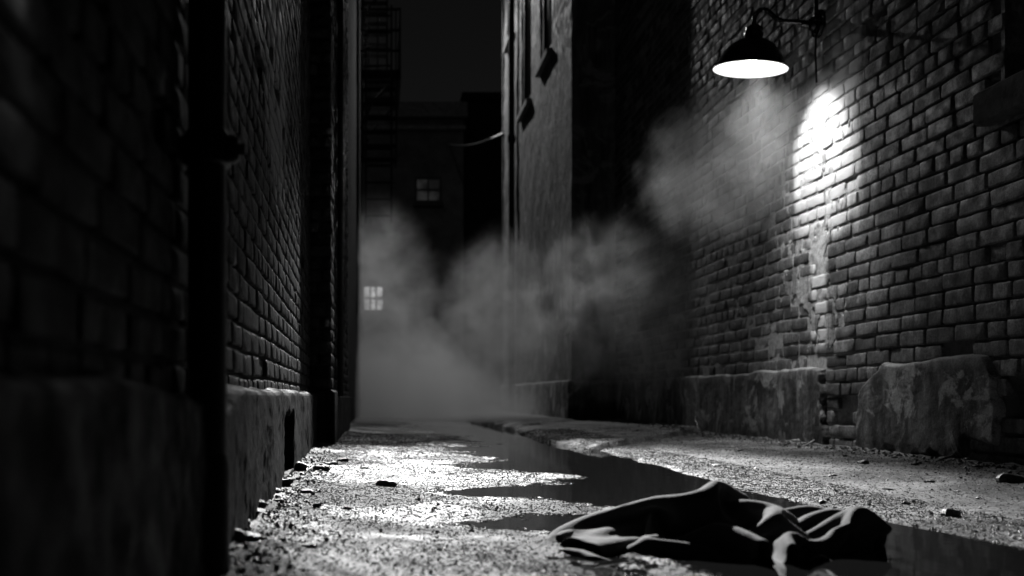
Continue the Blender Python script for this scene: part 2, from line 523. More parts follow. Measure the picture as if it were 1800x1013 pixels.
# ---- right building
XR = 2.42
def pr_(u, w, z): return np.stack([XR-w, u, z], -1)
win = (2.75, 3.87, 1.50)      # y0, y1, sill height of the near window
def skip_r(u, z, r):
    if win[0] < u < win[1] and z > win[2]-0.04: return True
    if 5.02 < u < 5.34 and z < 0.42: return (r.random() < 0.22)
    if 2.9 < u < 3.86 and 0.03 < z < 0.36: return r.random() < 0.75
    return False
def rec_r(U, Z):
    r = 0.013 - 0.0105*sst(4.7, 5.7, U + 0.8*fbm(U*2, Z*2, 91, 3))
    hole = sst(5.0, 5.06, U)*sst(5.36, 5.30, U)*sst(0.45, 0.40, Z)
    hole2 = sst(2.85, 2.9, U)*sst(3.86, 3.80, U)*sst(0.38, 0.32, Z)
    return r + 0.07*np.maximum(hole, hole2)
rb = empty('brick_building', (XR+2, 6, 0))
tag(rb, 'tall brick building on the right with the lamp and a broken plaster base', 'building', 'buildings along the alley')
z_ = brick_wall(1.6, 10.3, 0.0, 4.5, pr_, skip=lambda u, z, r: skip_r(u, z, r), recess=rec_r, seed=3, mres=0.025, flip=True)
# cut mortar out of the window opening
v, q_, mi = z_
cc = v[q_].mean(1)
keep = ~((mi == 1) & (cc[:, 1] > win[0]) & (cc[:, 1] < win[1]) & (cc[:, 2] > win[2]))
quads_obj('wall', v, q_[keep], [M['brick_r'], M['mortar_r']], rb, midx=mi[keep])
mb = MB()
mb.box(XR+0.14, 7, -3, win[0]-.0, 0.0, 9); mb.box(XR+0.14, 7, win[1], 10.3, 0.0, 9)
mb.box(XR+0.14, 7, win[0], win[1], 0, win[2]); mb.box(XR+0.35, 7, win[0], win[1], win[2], 4.0); mb.box(XR+.14, 7, win[0], win[1], 4.0, 9)
mb.build('core_masonry', M['soot'], rb)
mb = MB(); mb.box(XR-0.002, XR+0.15, -3, 1.6, 0, 9); mb.box(XR-0.002, XR+0.15, 1.6, 10.3, 4.5, 9)
mb.build('upper_wall', M['brick_r'], rb)
w_ = MB(); w_.box(XR+0.13, XR+0.17, win[0]+.02, win[0]+.08, win[2], 4); w_.box(XR+0.13, XR+0.17, win[1]-.08, win[1]-.02, win[2], 4)
w_.box(XR+0.13, XR+0.17, win[0]+.08, win[1]-.08, win[2]+0.01, win[2]+.08); w_.box(XR+0.135, XR+0.165, 3.28, 3.33, win[2]+.08, 4)
wo = w_.build('window', M['iron'], rb)
child(MB().box(XR+0.148, XR+0.153, win[0]+.08, win[1]-.08, win[2]+.08, 4).build('pane', M['glass_dark']), rb)
bpy.data.objects['pane'].parent = wo; bpy.data.objects['pane'].location = (0, 0, 0)
MB().box(XR-0.07, XR+0.13, win[0]-.09, win[1]+.09, win[2]-0.13, win[2], 0.008).build('sill', M['sooty_stone'], rb)
MB().box(XR+.002, XR+0.14, win[1]-0.004, win[1]+0.02, win[2], 4.0).build('jamb', M['brick_r'], rb)

# plinth: broken render coat standing proud of the brick
def plinth_r(U, Z):
    top = 0.465 + 0.022*fbm(U*3.5, U*0, 101, 4)*2 - 0.12*sst(3.98, 3.86, U)*sst(3.55, 3.75, U)
    gl = 5.43 - 0.16*sst(0.40, 0.05, Z)*0.35 + 0.035*fbm(Z*18, U*0, 103, 3)*2      # far side of gap
    gr = 4.98 + 0.14*sst(0.46, 0.30, Z)*0 - 0.22*sst(0.30, 0.47, Z) + 0.16*sst(.32, .12, Z)*.3 + 0.025*fbm(Z*20, U*0, 107, 3)*2
    ing = sst(gr-0.006, gr+0.006, U)*sst(gl+0.006, gl-0.006, U)
    h2 = sst(3.90, 3.88, U+0.03*fbm(Z*16, U*2, 109, 3)*2)*sst(2.9, 2.94, U)*sst(0.40+.05*1, 0.385+.05*fbm(U*8, Z*0, 111, 3)*2, Z+0.06*fbm(U*9, Z*2, 117, 3)*2)
    h3 = sst(0.10, 0.06, Z + 0.16*fbm(U*4, Z*4, 113, 4)*2)*sst(4.9, 4.3, U)
    solid = sst(top+0.004, top-0.012, Z)*(1-ing)*(1-h2)*(1-0.75*h3)
    th = 0.030 + 0.009*fbm(U*4, Z*4, 115, 4) + 0.004*fbm(U*30, Z*30, 116, 3) - 0.004*sst(0.02, 0.20, fbm(U*3.1, Z*3.1, 118, 5))
    rnd = sst(top, top-0.02, Z)*0.010
    return np.where(solid > 0.02, -0.035 + solid*(th+0.035-0.010+rnd), -0.16)
v, q_ = sheet(np.concatenate([np.arange(1.6, 3.2, .03), np.arange(3.2, 7.0, 0.0065), np.arange(7.0, 10.31, 0.02)]), np.arange(-0.02, 0.52, 0.0065), plinth_r, pr_, True)
keep = ~((v[q_][:, :, 0] > XR+0.13).all(1))
quads_obj('plinth', v, q_[keep], M['plaster_r'], rb)

# old plaster still clinging in a ragged streak below the lamp
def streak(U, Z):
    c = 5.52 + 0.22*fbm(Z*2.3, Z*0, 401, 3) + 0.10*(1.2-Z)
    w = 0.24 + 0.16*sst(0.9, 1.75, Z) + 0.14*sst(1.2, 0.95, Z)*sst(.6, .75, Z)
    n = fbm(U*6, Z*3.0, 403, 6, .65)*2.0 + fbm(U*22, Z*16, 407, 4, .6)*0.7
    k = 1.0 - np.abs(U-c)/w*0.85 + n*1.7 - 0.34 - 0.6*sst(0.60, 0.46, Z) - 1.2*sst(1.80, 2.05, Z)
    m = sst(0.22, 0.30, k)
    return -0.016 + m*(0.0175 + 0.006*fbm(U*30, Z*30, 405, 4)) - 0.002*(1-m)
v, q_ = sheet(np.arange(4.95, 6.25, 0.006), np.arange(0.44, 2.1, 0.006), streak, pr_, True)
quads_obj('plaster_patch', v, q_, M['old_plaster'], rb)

# ---- far right building (stucco, projecting)
XF = 1.97
fr = empty('stucco_building', (XF+2, 13, 0))
tag(fr, 'grey stucco building past the brick wall, with narrow tall windows and sloping sills', 'building', 'buildings along the alley')
fw = [(11.5, 12.3, 4.35, 8.0), (13.1, 13.95, 4.25, 8.0), (14.75, 15.5, 5.75, 8.2)]
def pf_(u, w, z): return np.stack([XF-w, u, z], -1)
def f_w(U, Z):
    d = fbm(U*2.5, Z*2.5, 121, 4)*0.03 + fbm(U*14, Z*14, 122, 3)*0.008
    for (a, b_, z0, z1) in fw:
        ins = sst(a-.02, a+.02, U)*sst(b_+.02, b_-.02, U)*sst(z0-.02, z0+.02, Z)
        d = d*(1-ins) - 0.28*ins
    return d
v, q_ = sheet(np.linspace(10.3, 16.0, 220), np.linspace(0, 8.2, 330), f_w, pf_, True)
vf, qf = sheet(np.linspace(XF, 2.6, 30), np.linspace(0, 8.2, 160), lambda U, Z: fbm(U*8, Z*8, 131, 4)*0.02, lambda u, w, z: np.stack([u, 10.3-w, z], -1))
quads_obj('wall', np.concatenate([v, vf]), np.concatenate([q_, qf+len(v)]), M['stucco'], fr, smooth=False)
MB().prism([(XF+0.34, 10.34), (7, 10.34), (7, 16), (XF+0.34, 16)], 0, 9.4).build('core_masonry', M['soot'], fr)
mb = MB(); mb.box(XF-0.02, XF+0.6, 10.29, 16.0, 8.2, 9.4); mb.box(XF-0.02, XF+0.34, 15.97, 16.03, 0, 8.2)
mb.build('parapet', M['stucco'], fr)
MB().box(XF-0.05, XF+0.02, 10.24, 16.0, 0, 0.47, 0.012).box(XF+.02, 2.6, 10.24, 10.31, 0, 0.47, 0.012).build('plinth', M['plaster_r'], fr)
for (a, b_, z0, z1) in fw:
    wn_ = MB().box(XF+0.02, XF+0.10, a+.02, b_-.02, z0, z0+.07).box(XF+0.02, XF+0.10, a+.02, a+.09, z0+.07, z1).box(XF+0.02, XF+0.10, b_-.09, b_-.02, z0+.07, z1).build('window', M['iron'], fr)
    p = MB().box(XF+0.05, XF+0.06, a+.09, b_-.09, z0+.07, z1).build('pane', M['glass_dark']); p.parent = wn_; p.location = (0, 0, 0)
    mb = MB(); mb.add([(XF-.07, a-.04, z0-.10), (XF-.07, b_+.04, z0-.10), (XF-.07, b_+.04, z0-.04), (XF-.07, a-.04, z0-.04),
                      (XF+.2, a-.04, z0-.10), (XF+.2, b_+.04, z0-.10), (XF+.2, b_+.04, z0+.0), (XF+.2, a-.04, z0+.0)],
                     [(3,2,1,0), (3,7,6,2), (0,4,7,3), (1,2,6,5), (0,1,5,4), (4,5,6,7)])
    mb.build('sill', M['stone'], fr)
for (yy, zt) in ((14.5, 6.6),):
    dp = MB().tube([(XF-.07, yy, 0.03), (XF-.07, yy, zt)], 0.045).tube([(XF-.07, yy, 1.9), (XF-.07, yy, 2.0)], .06).tube([(XF-.07, yy, 4.0), (XF-.07, yy, 4.1)], .06).build('downpipe', M['iron'], autos=40)
    tag(dp, 'thin dark downpipe on the grey stucco building', 'pipe')

# ---- left building A (brick, very near)
def xl(y): return -0.26 - 0.025*y
SL = math.hypot(1, .025)
def pl_(u, w, z):
    # u runs along Y, outward normal (1, .025)/SL
    return np.stack([xl(u) + w/SL, u + w*0.025/SL, z], -1)
lb = empty('brick_building', (-2, 3, 0))
tag(lb, 'near sooty brick building along the left edge with peeling plaster above its base', 'building', 'buildings along the alley')
p1 = brick_wall(0.1, 5.6, 0.0, 3.3, pl_, course=0.058, blen=0.19, gap=0.010, seed=8, rag=0.45, wob=0.005, mres=0.03, nu=6, recess=lambda U, Z: np.full(U.shape, 0.013))
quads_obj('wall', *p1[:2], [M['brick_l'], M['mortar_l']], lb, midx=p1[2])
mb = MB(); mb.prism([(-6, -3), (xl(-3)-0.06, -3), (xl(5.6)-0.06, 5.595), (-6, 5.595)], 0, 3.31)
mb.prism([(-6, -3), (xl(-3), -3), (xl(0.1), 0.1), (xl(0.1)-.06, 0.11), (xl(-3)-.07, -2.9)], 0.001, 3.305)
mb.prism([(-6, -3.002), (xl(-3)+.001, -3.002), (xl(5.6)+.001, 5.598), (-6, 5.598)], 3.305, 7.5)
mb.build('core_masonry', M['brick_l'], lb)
def plinth_l(U, Z):
    top = 0.322 + 0.012*fbm(U*4, U*0, 201, 4)*2 - 0.03*sst(1.05, 1.6, U)*sst(2.0, 1.7, U)
    h = sst(3.07, 3.09, U + .05*fbm(Z*14, U*0, 203, 3))*sst(3.50, 3.48, U+.05*fbm(Z*14, U*0, 204, 3))*sst(0.05, 0.06, Z)*sst(0.235, 0.225, Z+.05*fbm(U*9, Z*0, 205, 3))
    solid = sst(top+0.003, top-0.008, Z)*(1-h)
    th = 0.040 + 0.014*fbm(U*5, Z*5, 206, 5) + 0.004*fbm(U*40, Z*40, 207, 3)
    return np.where(h > .5, -0.055, -0.02 + solid*(th+0.02-0.012*sst(top-.02, top, Z)))
v, q_ = sheet(np.arange(0.1, 5.61, 0.0085), np.arange(-0.02, 0.36, 0.0085), plinth_l, pl_)
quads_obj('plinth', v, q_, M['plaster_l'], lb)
# dark lining of the vent hole
ve = MB().prism([(xl(3.05)-.3, 3.05), (xl(3.05)-.056, 3.05), (xl(3.52)-.056, 3.52), (xl(3.52)-.3, 3.52)], 0.04, 0.245).build('vent_hole', M['iron'], lb)

# pier + building B
xa = -0.402; xb = -0.284
pb = empty('brick_building', (-2, 9, 0))
tag(pb, 'brick building behind the near left wall, its square pier jutting into the alley', 'building', 'buildings along the alley')
A = brick_wall(xa-.04, xb, 0, 5.2, lambda u, w, z: np.stack([u, 5.6-w, z], -1), course=0.068, blen=0.21, seed=21, wob=0.002, nu=4, nv=2, mres=.02)
B = brick_wall(5.6, 8.5, 0, 5.2, lambda u, w, z: np.stack([xb+w, u, z], -1), course=0.068, blen=0.21, seed=22, wob=0.004, nu=4, nv=2, mres=.04)
v, q_, mi = merge([A, B])
quads_obj('wall', v, q_, [M['brick_l'], M['mortar_l']], pb, midx=mi)
MB().box(-6, xb-.03, 5.63, 8.5, 0, 8).box(-6, xb+.001, 5.602, 8.502, 5.2, 8.2).build('core_masonry', M['soot'], pb)
MB().box(xa-.02, xb+.026, 5.565, 5.95, -0.01, 0.335, 0.01).box(xb-.01, xb+.02, 5.95, 8.5, -.01, 0.30, 0.006).build('plinth', M['plaster_l'], pb)
MB().tube([(xb+.022, 6.4, 0.3), (xb+.022, 6.4, 5.0)], 0.02).build('conduit', M['iron'], pb, autos=40)

cb = empty('stucco_building', (-3, 10.5, 0))
tag(cb, 'narrow stucco building at the far left corner where the steam starts', 'building', 'buildings along the alley')
v, q_ = sheet(np.linspace(8.5, 12.8, 120), np.linspace(0, 8.5, 200), lambda U, Z: fbm(U*6, Z*3, 301, 4)*0.012, lambda u, w, z: np.stack([-0.307+w, u, z], -1))
quads_obj('wall', v, q_, M['soot'], cb)  # wall coloured black in place of the missing light higher up
MB().box(-6, -0.33, 8.51, 12.8, 0, 8.6).build('core_masonry', M['soot'], cb)
MB().box(-0.4, -0.27, 12.4, 12.82, 0, 8.4, 0.01).build('corner_pier', M['soot'], cb)

# building D beyond the side opening, carrying the fire escape
db = empty('tenement_building', (-3, 19, 0))
tag(db, 'dark tenement far down the left side carrying the iron fire escape', 'building', 'buildings along the alley')
v, q_ = sheet(np.linspace(15.2, 22, 120), np.linspace(0, 10, 150), lambda U, Z: fbm(U*3, Z*3, 311, 4)*0.03, lambda u, w, z: np.stack([-0.42+w, u, z], -1))
quads_obj('wall', v, q_, M['soot'], db)
MB().box(-6, -0.45, 15.2, 22, 0, 10.2).build('core_masonry', M['soot'], db)
for (yy, zz, hh, e) in ((15.9, 5.5, 1.0, 0.5), (15.6, 2.5, 0.9, 0.12)):
    wf_ = MB().box(-0.44, -0.385, yy-.04, yy, zz, zz+hh).box(-0.44, -0.385, yy+.5, yy+.54, zz, zz+hh).box(-.44, -.385, yy, yy+.5, zz-.04, zz).box(-.44, -.385, yy, yy+.5, zz+hh, zz+hh+.04).box(-.44, -.388, yy, yy+.5, zz+hh*.48, zz+hh*.52).build('window', M['stone'], db)
    p = MB().box(-0.41, -0.395, yy, yy+.5, zz, zz+hh).build('pane', emit_mat('lit pane', e, 5)); p.parent = wf_; p.location = (0, 0, 0)

# ---- fire escape
fe = empty('fire_escape', (-0.1, 16.2, 5.3))
tag(fe, 'black iron fire escape hanging high on the left over the steam', 'fire escape')
def px(x, y, d): return ((x-670)*d/1750, d, H+(697-y)*d/1750)
x0 = -0.42; x1 = 0.31
for zz, nm in ((5.42, 0), (7.6, 0)):
    mb = MB()
    mb.box(x0, x1, 15.6, 15.64, zz-.14, zz).box(x0, x1, 17.2, 17.24, zz-.14, zz).box(x1-.03, x1, 15.64, 17.2, zz-.14, zz)
    for k in range(14): mb.box(x0, x1-.03, 15.70+k*.108, 15.74+k*.108, zz-.03, zz-.005)
    mb.build('platform', M['iron'], fe)
    mb = MB()
    for yy in (15.62, 16.4, 17.22):
        mb.box(x1-.025, x1, yy-.012, yy+.012, zz, zz+.95)
    for hz in (.3, .62, .95): mb.box(x1-.022, x1-.002, 15.60, 17.24, zz+hz-.022, zz+hz+.022)
    for hz in (.3, .62, .95): mb.box(x0, x1, 15.61, 15.63, zz+hz-.022, zz+hz+.022)
    for xx in np.linspace(x0+.08, x1-.08, 5): mb.box(xx-.010, xx+.010, 15.612, 15.628, zz, zz+.95)
    mb.build('railing', M['iron'], fe)
    for yy in (15.66, 17.16):
        MB().tube([(x0, yy, zz-1.15), (x0+.25, yy, zz-.55), (x1-.06, yy, zz-.08)], 0.024, 8).build('bracket', M['iron'], fe)
# stair between the platforms and drop ladder
st = MB()
for xx in (x0+.12, x0+.52):
    st.add([(xx-.012, 15.72, 5.42), (xx-.012, 15.86, 5.42), (xx-.012, 17.1, 7.6), (xx-.012, 16.96, 7.6),
            (xx+.012, 15.72, 5.42), (xx+.012, 15.86, 5.42), (xx+.012, 17.1, 7.6), (xx+.012, 16.96, 7.6)],
           [(0,1,2,3), (7,6,5,4), (0,4,5,1), (1,5,6,2), (2,6,7,3), (3,7,4,0)])
for k in range(10):
    f_ = (k+.5)/10; st.box(x0+.13, x0+.51, 15.72+f_*1.24, 15.86+f_*1.24, 5.42+f_*2.18, 5.44+f_*2.18)
st.build('stair', M['iron'], fe)
ld = MB()
for xx in (-0.24, 0.16): ld.box(xx-.015, xx+.015, 15.52, 15.55, 3.0, 6.4)
for k in range(13): ld.box(-.24, .16, 15.525, 15.545, 3.1+k*.26, 3.13+k*.26)
ld.build('ladder', M['iron'], fe)
mb = MB()   # lower flight seen between platform and brackets
for xx in (-0.30, 0.25):
    mb.add([(xx-.02, 15.7, 5.3), (xx-.02, 16.05, 5.3), (xx-.02, 17.0, 4.2), (xx-.02, 16.65, 4.2),
            (xx+.02, 15.7, 5.3), (xx+.02, 16.05, 5.3), (xx+.02, 17.0, 4.2), (xx+.02, 16.65, 4.2)],
           [(3,2,1,0), (4,5,6,7), (1,5,4,0), (2,6,5,1), (3,7,6,2), (0,4,7,3)])
for k in range(6):
    f_ = (k+.5)/6; mb.box(-.28, .23, 15.74+f_*.98, 15.98+f_*.98, 5.3-f_*1.1-.07, 5.3-f_*1.1)
mb.build('stair', M['iron'], fe)

# ---- end of the alley
e1 = empty('tenement_building', (1, 30, 0))
tag(e1, 'flat fronted tenement closing the alley, one dim square window over the steam', 'building', 'buildings closing the alley')
t = plain_mat('end wall', 0.11, 0.9, nscale=2, bump=0.3)
MB().box(-5, 2.15, 26, 34, 0, 7.55).build('wall', t, e1)
MB().box(-5.1, 2.25, 25.82, 34, 7.55, 7.95, .02).box(-5, 2.2, 25.9, 26.0, 7.25, 7.35).build('cornice', M['stone'], e1)
def end_win(parent, xa_, xb_, ya_, yb_, d, e, mull):
    X0, _, Z1 = px(xa_, ya_, d); X1, _, Z0 = px(xb_, yb_, d)
    f_ = MB().box(X0-.06, X0, d-.06, d+.02, Z0-.06, Z1+.06).box(X1, X1+.06, d-.06, d+.02, Z0-.06, Z1+.06)
    f_.box(X0, X1, d-.06, d+.02, Z1, Z1+.06).box(X0-.1, X1+.1, d-.12, d+.02, Z0-.16, Z0-.06).box(X0, X1, d-.06, d+.02, Z0-.06, Z0)
    for k in range(1, mull+1):
        xm = X0+(X1-X0)*k/(mull+1); f_.box(xm-.02, xm+.02, d-.04, d+.01, Z0, Z1)
    zm = (Z0+Z1)/2; f_.box(X0, X1, d-.045, d+.005, zm-.025, zm+.025)
    w_ = f_.build('window', t_dark, parent)
    p_ = MB().box(X0, X1, d-.015, d-.005, Z0, Z1).build('pane', emit_mat('dim pane', e, 2.5)); p_.parent = w_; p_.location = (-parent.location[0]*0, 0, 0)
t_dark = plain_mat('weathered frame', 0.05, 0.8)
end_win(e1, 733, 772, 316, 353, 26, 0.012, 1)
end_win(e1, 640, 672, 505, 545, 26, 0.6, 2)
end_win(e1, 700, 730, 505, 545, 26, 0.006, 1)
MB().box(-1.1, -0.95, 25.4, 25.98, 0, 2.4).box(0.25, 0.4, 25.4, 25.98, 0, 2.4).build('door_post', M['stone'], e1)
e2 = empty('brick_building', (5, 30, 0))
tag(e2, 'darker windowless block beside the flat fronted tenement at the alley end', 'building', 'buildings closing the alley')
MB().box(2.16, 9, 26.6, 34, 0, 8.2).build('wall', M['soot'], e2)
MB().box(2.16, 9.1, 26.5, 34, 8.2, 8.4).build('coping', M['soot'], e2)

# overhead cable
cp = []
for k in range(21):
    f_ = k/20
    a = Vector((XF-.02, 15.9, 4.50)); b_ = Vector(px(790, 254, 25.9))
    p_ = a.lerp(b_, f_); p_.z -= 0.10*math.sin(math.pi*f_); cp.append(p_)
tag(MB().tube(cp, 0.018, 8).build('overhead_cable', plain_mat('grey cable', 0.8, 0.6)), 'thin slack cable leaving the stucco building high over the alley', 'cable')

# ------------------------------------------------------------------ near downpipe on the left
dp = empty('downpipe', (-.255, 1.50, 0))
tag(dp, 'thick black cast iron downpipe standing close on the left wall', 'pipe')
PX, PY, PRr = -0.262, 1.50, 0.029
MB().tube([(PX, PY, 0.005), (PX, PY, 2.6)], PRr, 28).build('pipe', M['cast_iron'], dp, autos=40)
MB().tube([(PX, PY, 0.645), (PX, PY, 0.65), (PX, PY, 0.69), (PX, PY, 0.70)], [.030, .036, .036, .030], 28).box(PX-.055, PX+.048, PY-.012, PY+.012, .652, .692, .004).tube([(PX+.048, PY, .672), (PX+.058, PY, .672)], .009, 10).build('bracket', M['cast_iron'], dp, autos=40)
MB().tube([(PX, PY, 0.0), (PX, PY, 0.20), (PX, PY, 0.215)], [.034, .034, .030], 28).build('shoe', M['cast_iron'], dp, autos=40)

# ------------------------------------------------------------------ wall lamp
LX, LY, RZ = 2.06, 5.50, 2.115
lamp = empty('wall_lamp', (XR, LY, 2.35))
tag(lamp, 'lit gooseneck barn lamp with a black dome shade on the right brick wall', 'lamp')
tilt = math.radians(3)
prof = [(0.030, 0.205), (0.042, 0.175), (0.055, 0.160), (0.085, 0.148), (0.120, 0.122), (0.150, 0.088), (0.168, 0.052), (0.178, 0.024), (0.196, 0.006), (0.200, 0.0), (0.197, -0.004)]
MB().lathe(prof, (LX, LY, RZ), 64).build('shade', M['enamel'], lamp, smooth=True)
inn = [(0.197, -0.004), (0.192, 0.006), (0.174, 0.022), (0.162, 0.050), (0.145, 0.084), (0.116, 0.116), (0.08, 0.141), (0.03, 0.152), (0.001, 0.154)]
t = NT('glowing enamel lining'); t.color(0.85); t.rough(0.4)
t.b.inputs['Emission Color'].default_value = (1, 1, 1, 1); t.b.inputs['Emission Strength'].default_value = 1.15
MB().lathe(inn, (LX, LY, RZ), 64).build('shade_lining', t.m, lamp, smooth=True)
MB().lathe([(0.0, .235), (.026, .235), (.030, .225), (.044, .222), (.046, .205), (.040, .198), (.050, .192), (.052, .178), (.040, .168), (0.0, .166)], (LX, LY, RZ), 32).build('neck_collar', M['enamel'], lamp, autos=35)
bz = RZ+0.035
t = emit_mat('glowing bulb', 9)
MB().lathe([(0.0, -.033), (.016, -.028), (.029, -.012), (.032, .004), (.026, .022), (.015, .04), (.012, .06), (0, .062)], (LX, LY, bz), 24).build('bulb', t, lamp, smooth=True)
zt = RZ+0.235
gp = [(LX, zt-.02), (LX, zt+.02), (LX+.004, zt+.048), (LX+.018, zt+.072), (LX+.043, zt+.086), (LX+.07, zt+.082), (LX+.095, zt+.063), (LX+.122, zt+.040), (LX+.15, zt+.026), (LX+.18, zt+.022), (LX+.25, zt+.018), (XR-.06, zt+.013), (XR-.02, zt+.013)]
def cr(pts, n=6):
    out = []
    P = [Vector((a, 0, b)) for a, b in pts]; P = [P[0]*2-P[1]] + P + [P[-1]*2-P[-2]]
    for i in range(1, len(P)-2):
        for k in range(n):
            t_ = k/n; p0, p1, p2, p3 = P[i-1:i+3]
            out.append(0.5*((2*p1)+(p2-p0)*t_+(2*p0-5*p1+4*p2-p3)*t_*t_+(3*p1-p0-3*p2+p3)*t_**3))
    out.append(P[-2]); return out
from mathutils import Matrix
piv = Vector((LX, LY, RZ+.2))
TL = Matrix.Translation(piv) @ Matrix.Rotation(math.radians(5), 4, 'X') @ Matrix.Rotation(math.radians(4), 4, 'Y') @ Matrix.Translation(-piv)
for o_ in lamp.children:
    off = Vector(lamp.location)
    o_.data.transform(TL)
MB().tube([(p.x, LY, p.z) for p in cr(gp)], 0.0135, 18).build('gooseneck_arm', M['enamel'], lamp, autos=50)
az = zt+.013
MB().lathe([(0.0, -.095), (.016, -.095), (.020, -.06), (.034, -.045), (.040, -.03), (.036, -.022), (.070, -.014), (.076, -.002), (.076, .01), (0, .01)], (XR-.004, LY, az-.005), 36, 'x').build('wall_mount', M['enamel'], lamp, autos=35)
for (dy, dz) in ((0, .055), (0, -.055), (.055, 0), (-.055, 0)):
    MB().lathe([(0, -.026), (.007, -.024), (.009, -.018), (.009, -.005), (0, -.005)], (XR-.004, LY+dy, az-.005+dz), 10, 'x').build('bolt', M['enamel'], lamp, autos=35)
cd = MB().tube([(XR-.022, LY-.01, az+.03), (XR-.022, LY-.01, 5.0)], .011, 12).tube([(XR-.017, LY+.0, az-.06), (XR-.020, LY+.002, az-.16), (XR-.014, LY+.0, az-.33)], .006, 8).build('conduit', M['iron'], lamp, autos=40)

def spot(name, loc, target, energy, half, blend, rad, parent=None):
    d = bpy.data.lights.new(name, 'SPOT'); d.energy = energy; d.spot_size = math.radians(2*half); d.spot_blend = blend; d.shadow_soft_size = rad
    o_ = bpy.data.objects.new(name, d); COL.objects.link(o_); o_.location = loc
    o_.rotation_euler = (Vector(target)-Vector(loc)).to_track_quat('-Z', 'Y').to_euler()
    if parent is not None: child(o_, parent)
    return o_
bl = (LX, LY, bz-.04)
spot('lamp_light', bl, (LX+.25, LY-.5, 0), 7.5, 62, 0.5, 0.03, lamp)
ph = math.radians(30)
spot('lamp_beam', bl, (LX+math.sin(ph), LY, bz-.04-math.cos(ph)), 80, 43, 0.85, 0.04, lamp)
spot('lamp_pool', bl, (LX-.1, LY-.15, 0), 60, 34, 1.0, 0.03, lamp)

# ------------------------------------------------------------------ assumed street lamp, unseen above the frame, added to light steam and ground
sl = empty('hanging_lamp', (0.75, 17.4, 8.1))
tag(sl, 'lit lamp hung on a span wire high over the far alley', 'lamp')
SX, SY, SZ = 0.75, 17.4, 7.75
MB().lathe([(.02, .22), (.05, .2), (.10, .16), (.2, .08), (.26, .0), (.255, -.004), (.19, .07), (.09, .14), (0, .15)], (SX, SY, SZ), 40).build('shade', M['enamel'], sl, smooth=True)
MB().lathe([(0, -.05), (.05, -.02), (.06, .03), (.03, .1), (0, .12)], (SX, SY, SZ), 20).build('bulb', emit_mat('far bulb', 300), sl, smooth=True)  # bulb belongs to the assumed lamp
MB().tube([(-0.40, SY, SZ+.5), (SX, SY, SZ+.26), (XF+.05, 15.99, SZ+.55)], .008, 6).tube([(SX, SY, SZ+.26), (SX, SY, SZ+.2)], .02, 8).build('span_wire', M['iron'], sl)  # wire added to carry the assumed lamp
spot('street_light', (SX, SY, SZ-.09), (0.95, 12.6, 0), 1100, 40, 0.8, 0.08, sl)  # wide spot of the assumed lamp, added to light steam and stucco
spot('street_beam', (SX, SY, SZ-.09), (0.68, 3.8, 0), 38000, 5.6, 0.9, 0.14, sl)  # extra narrow spot, added and aimed to brighten the wet ground


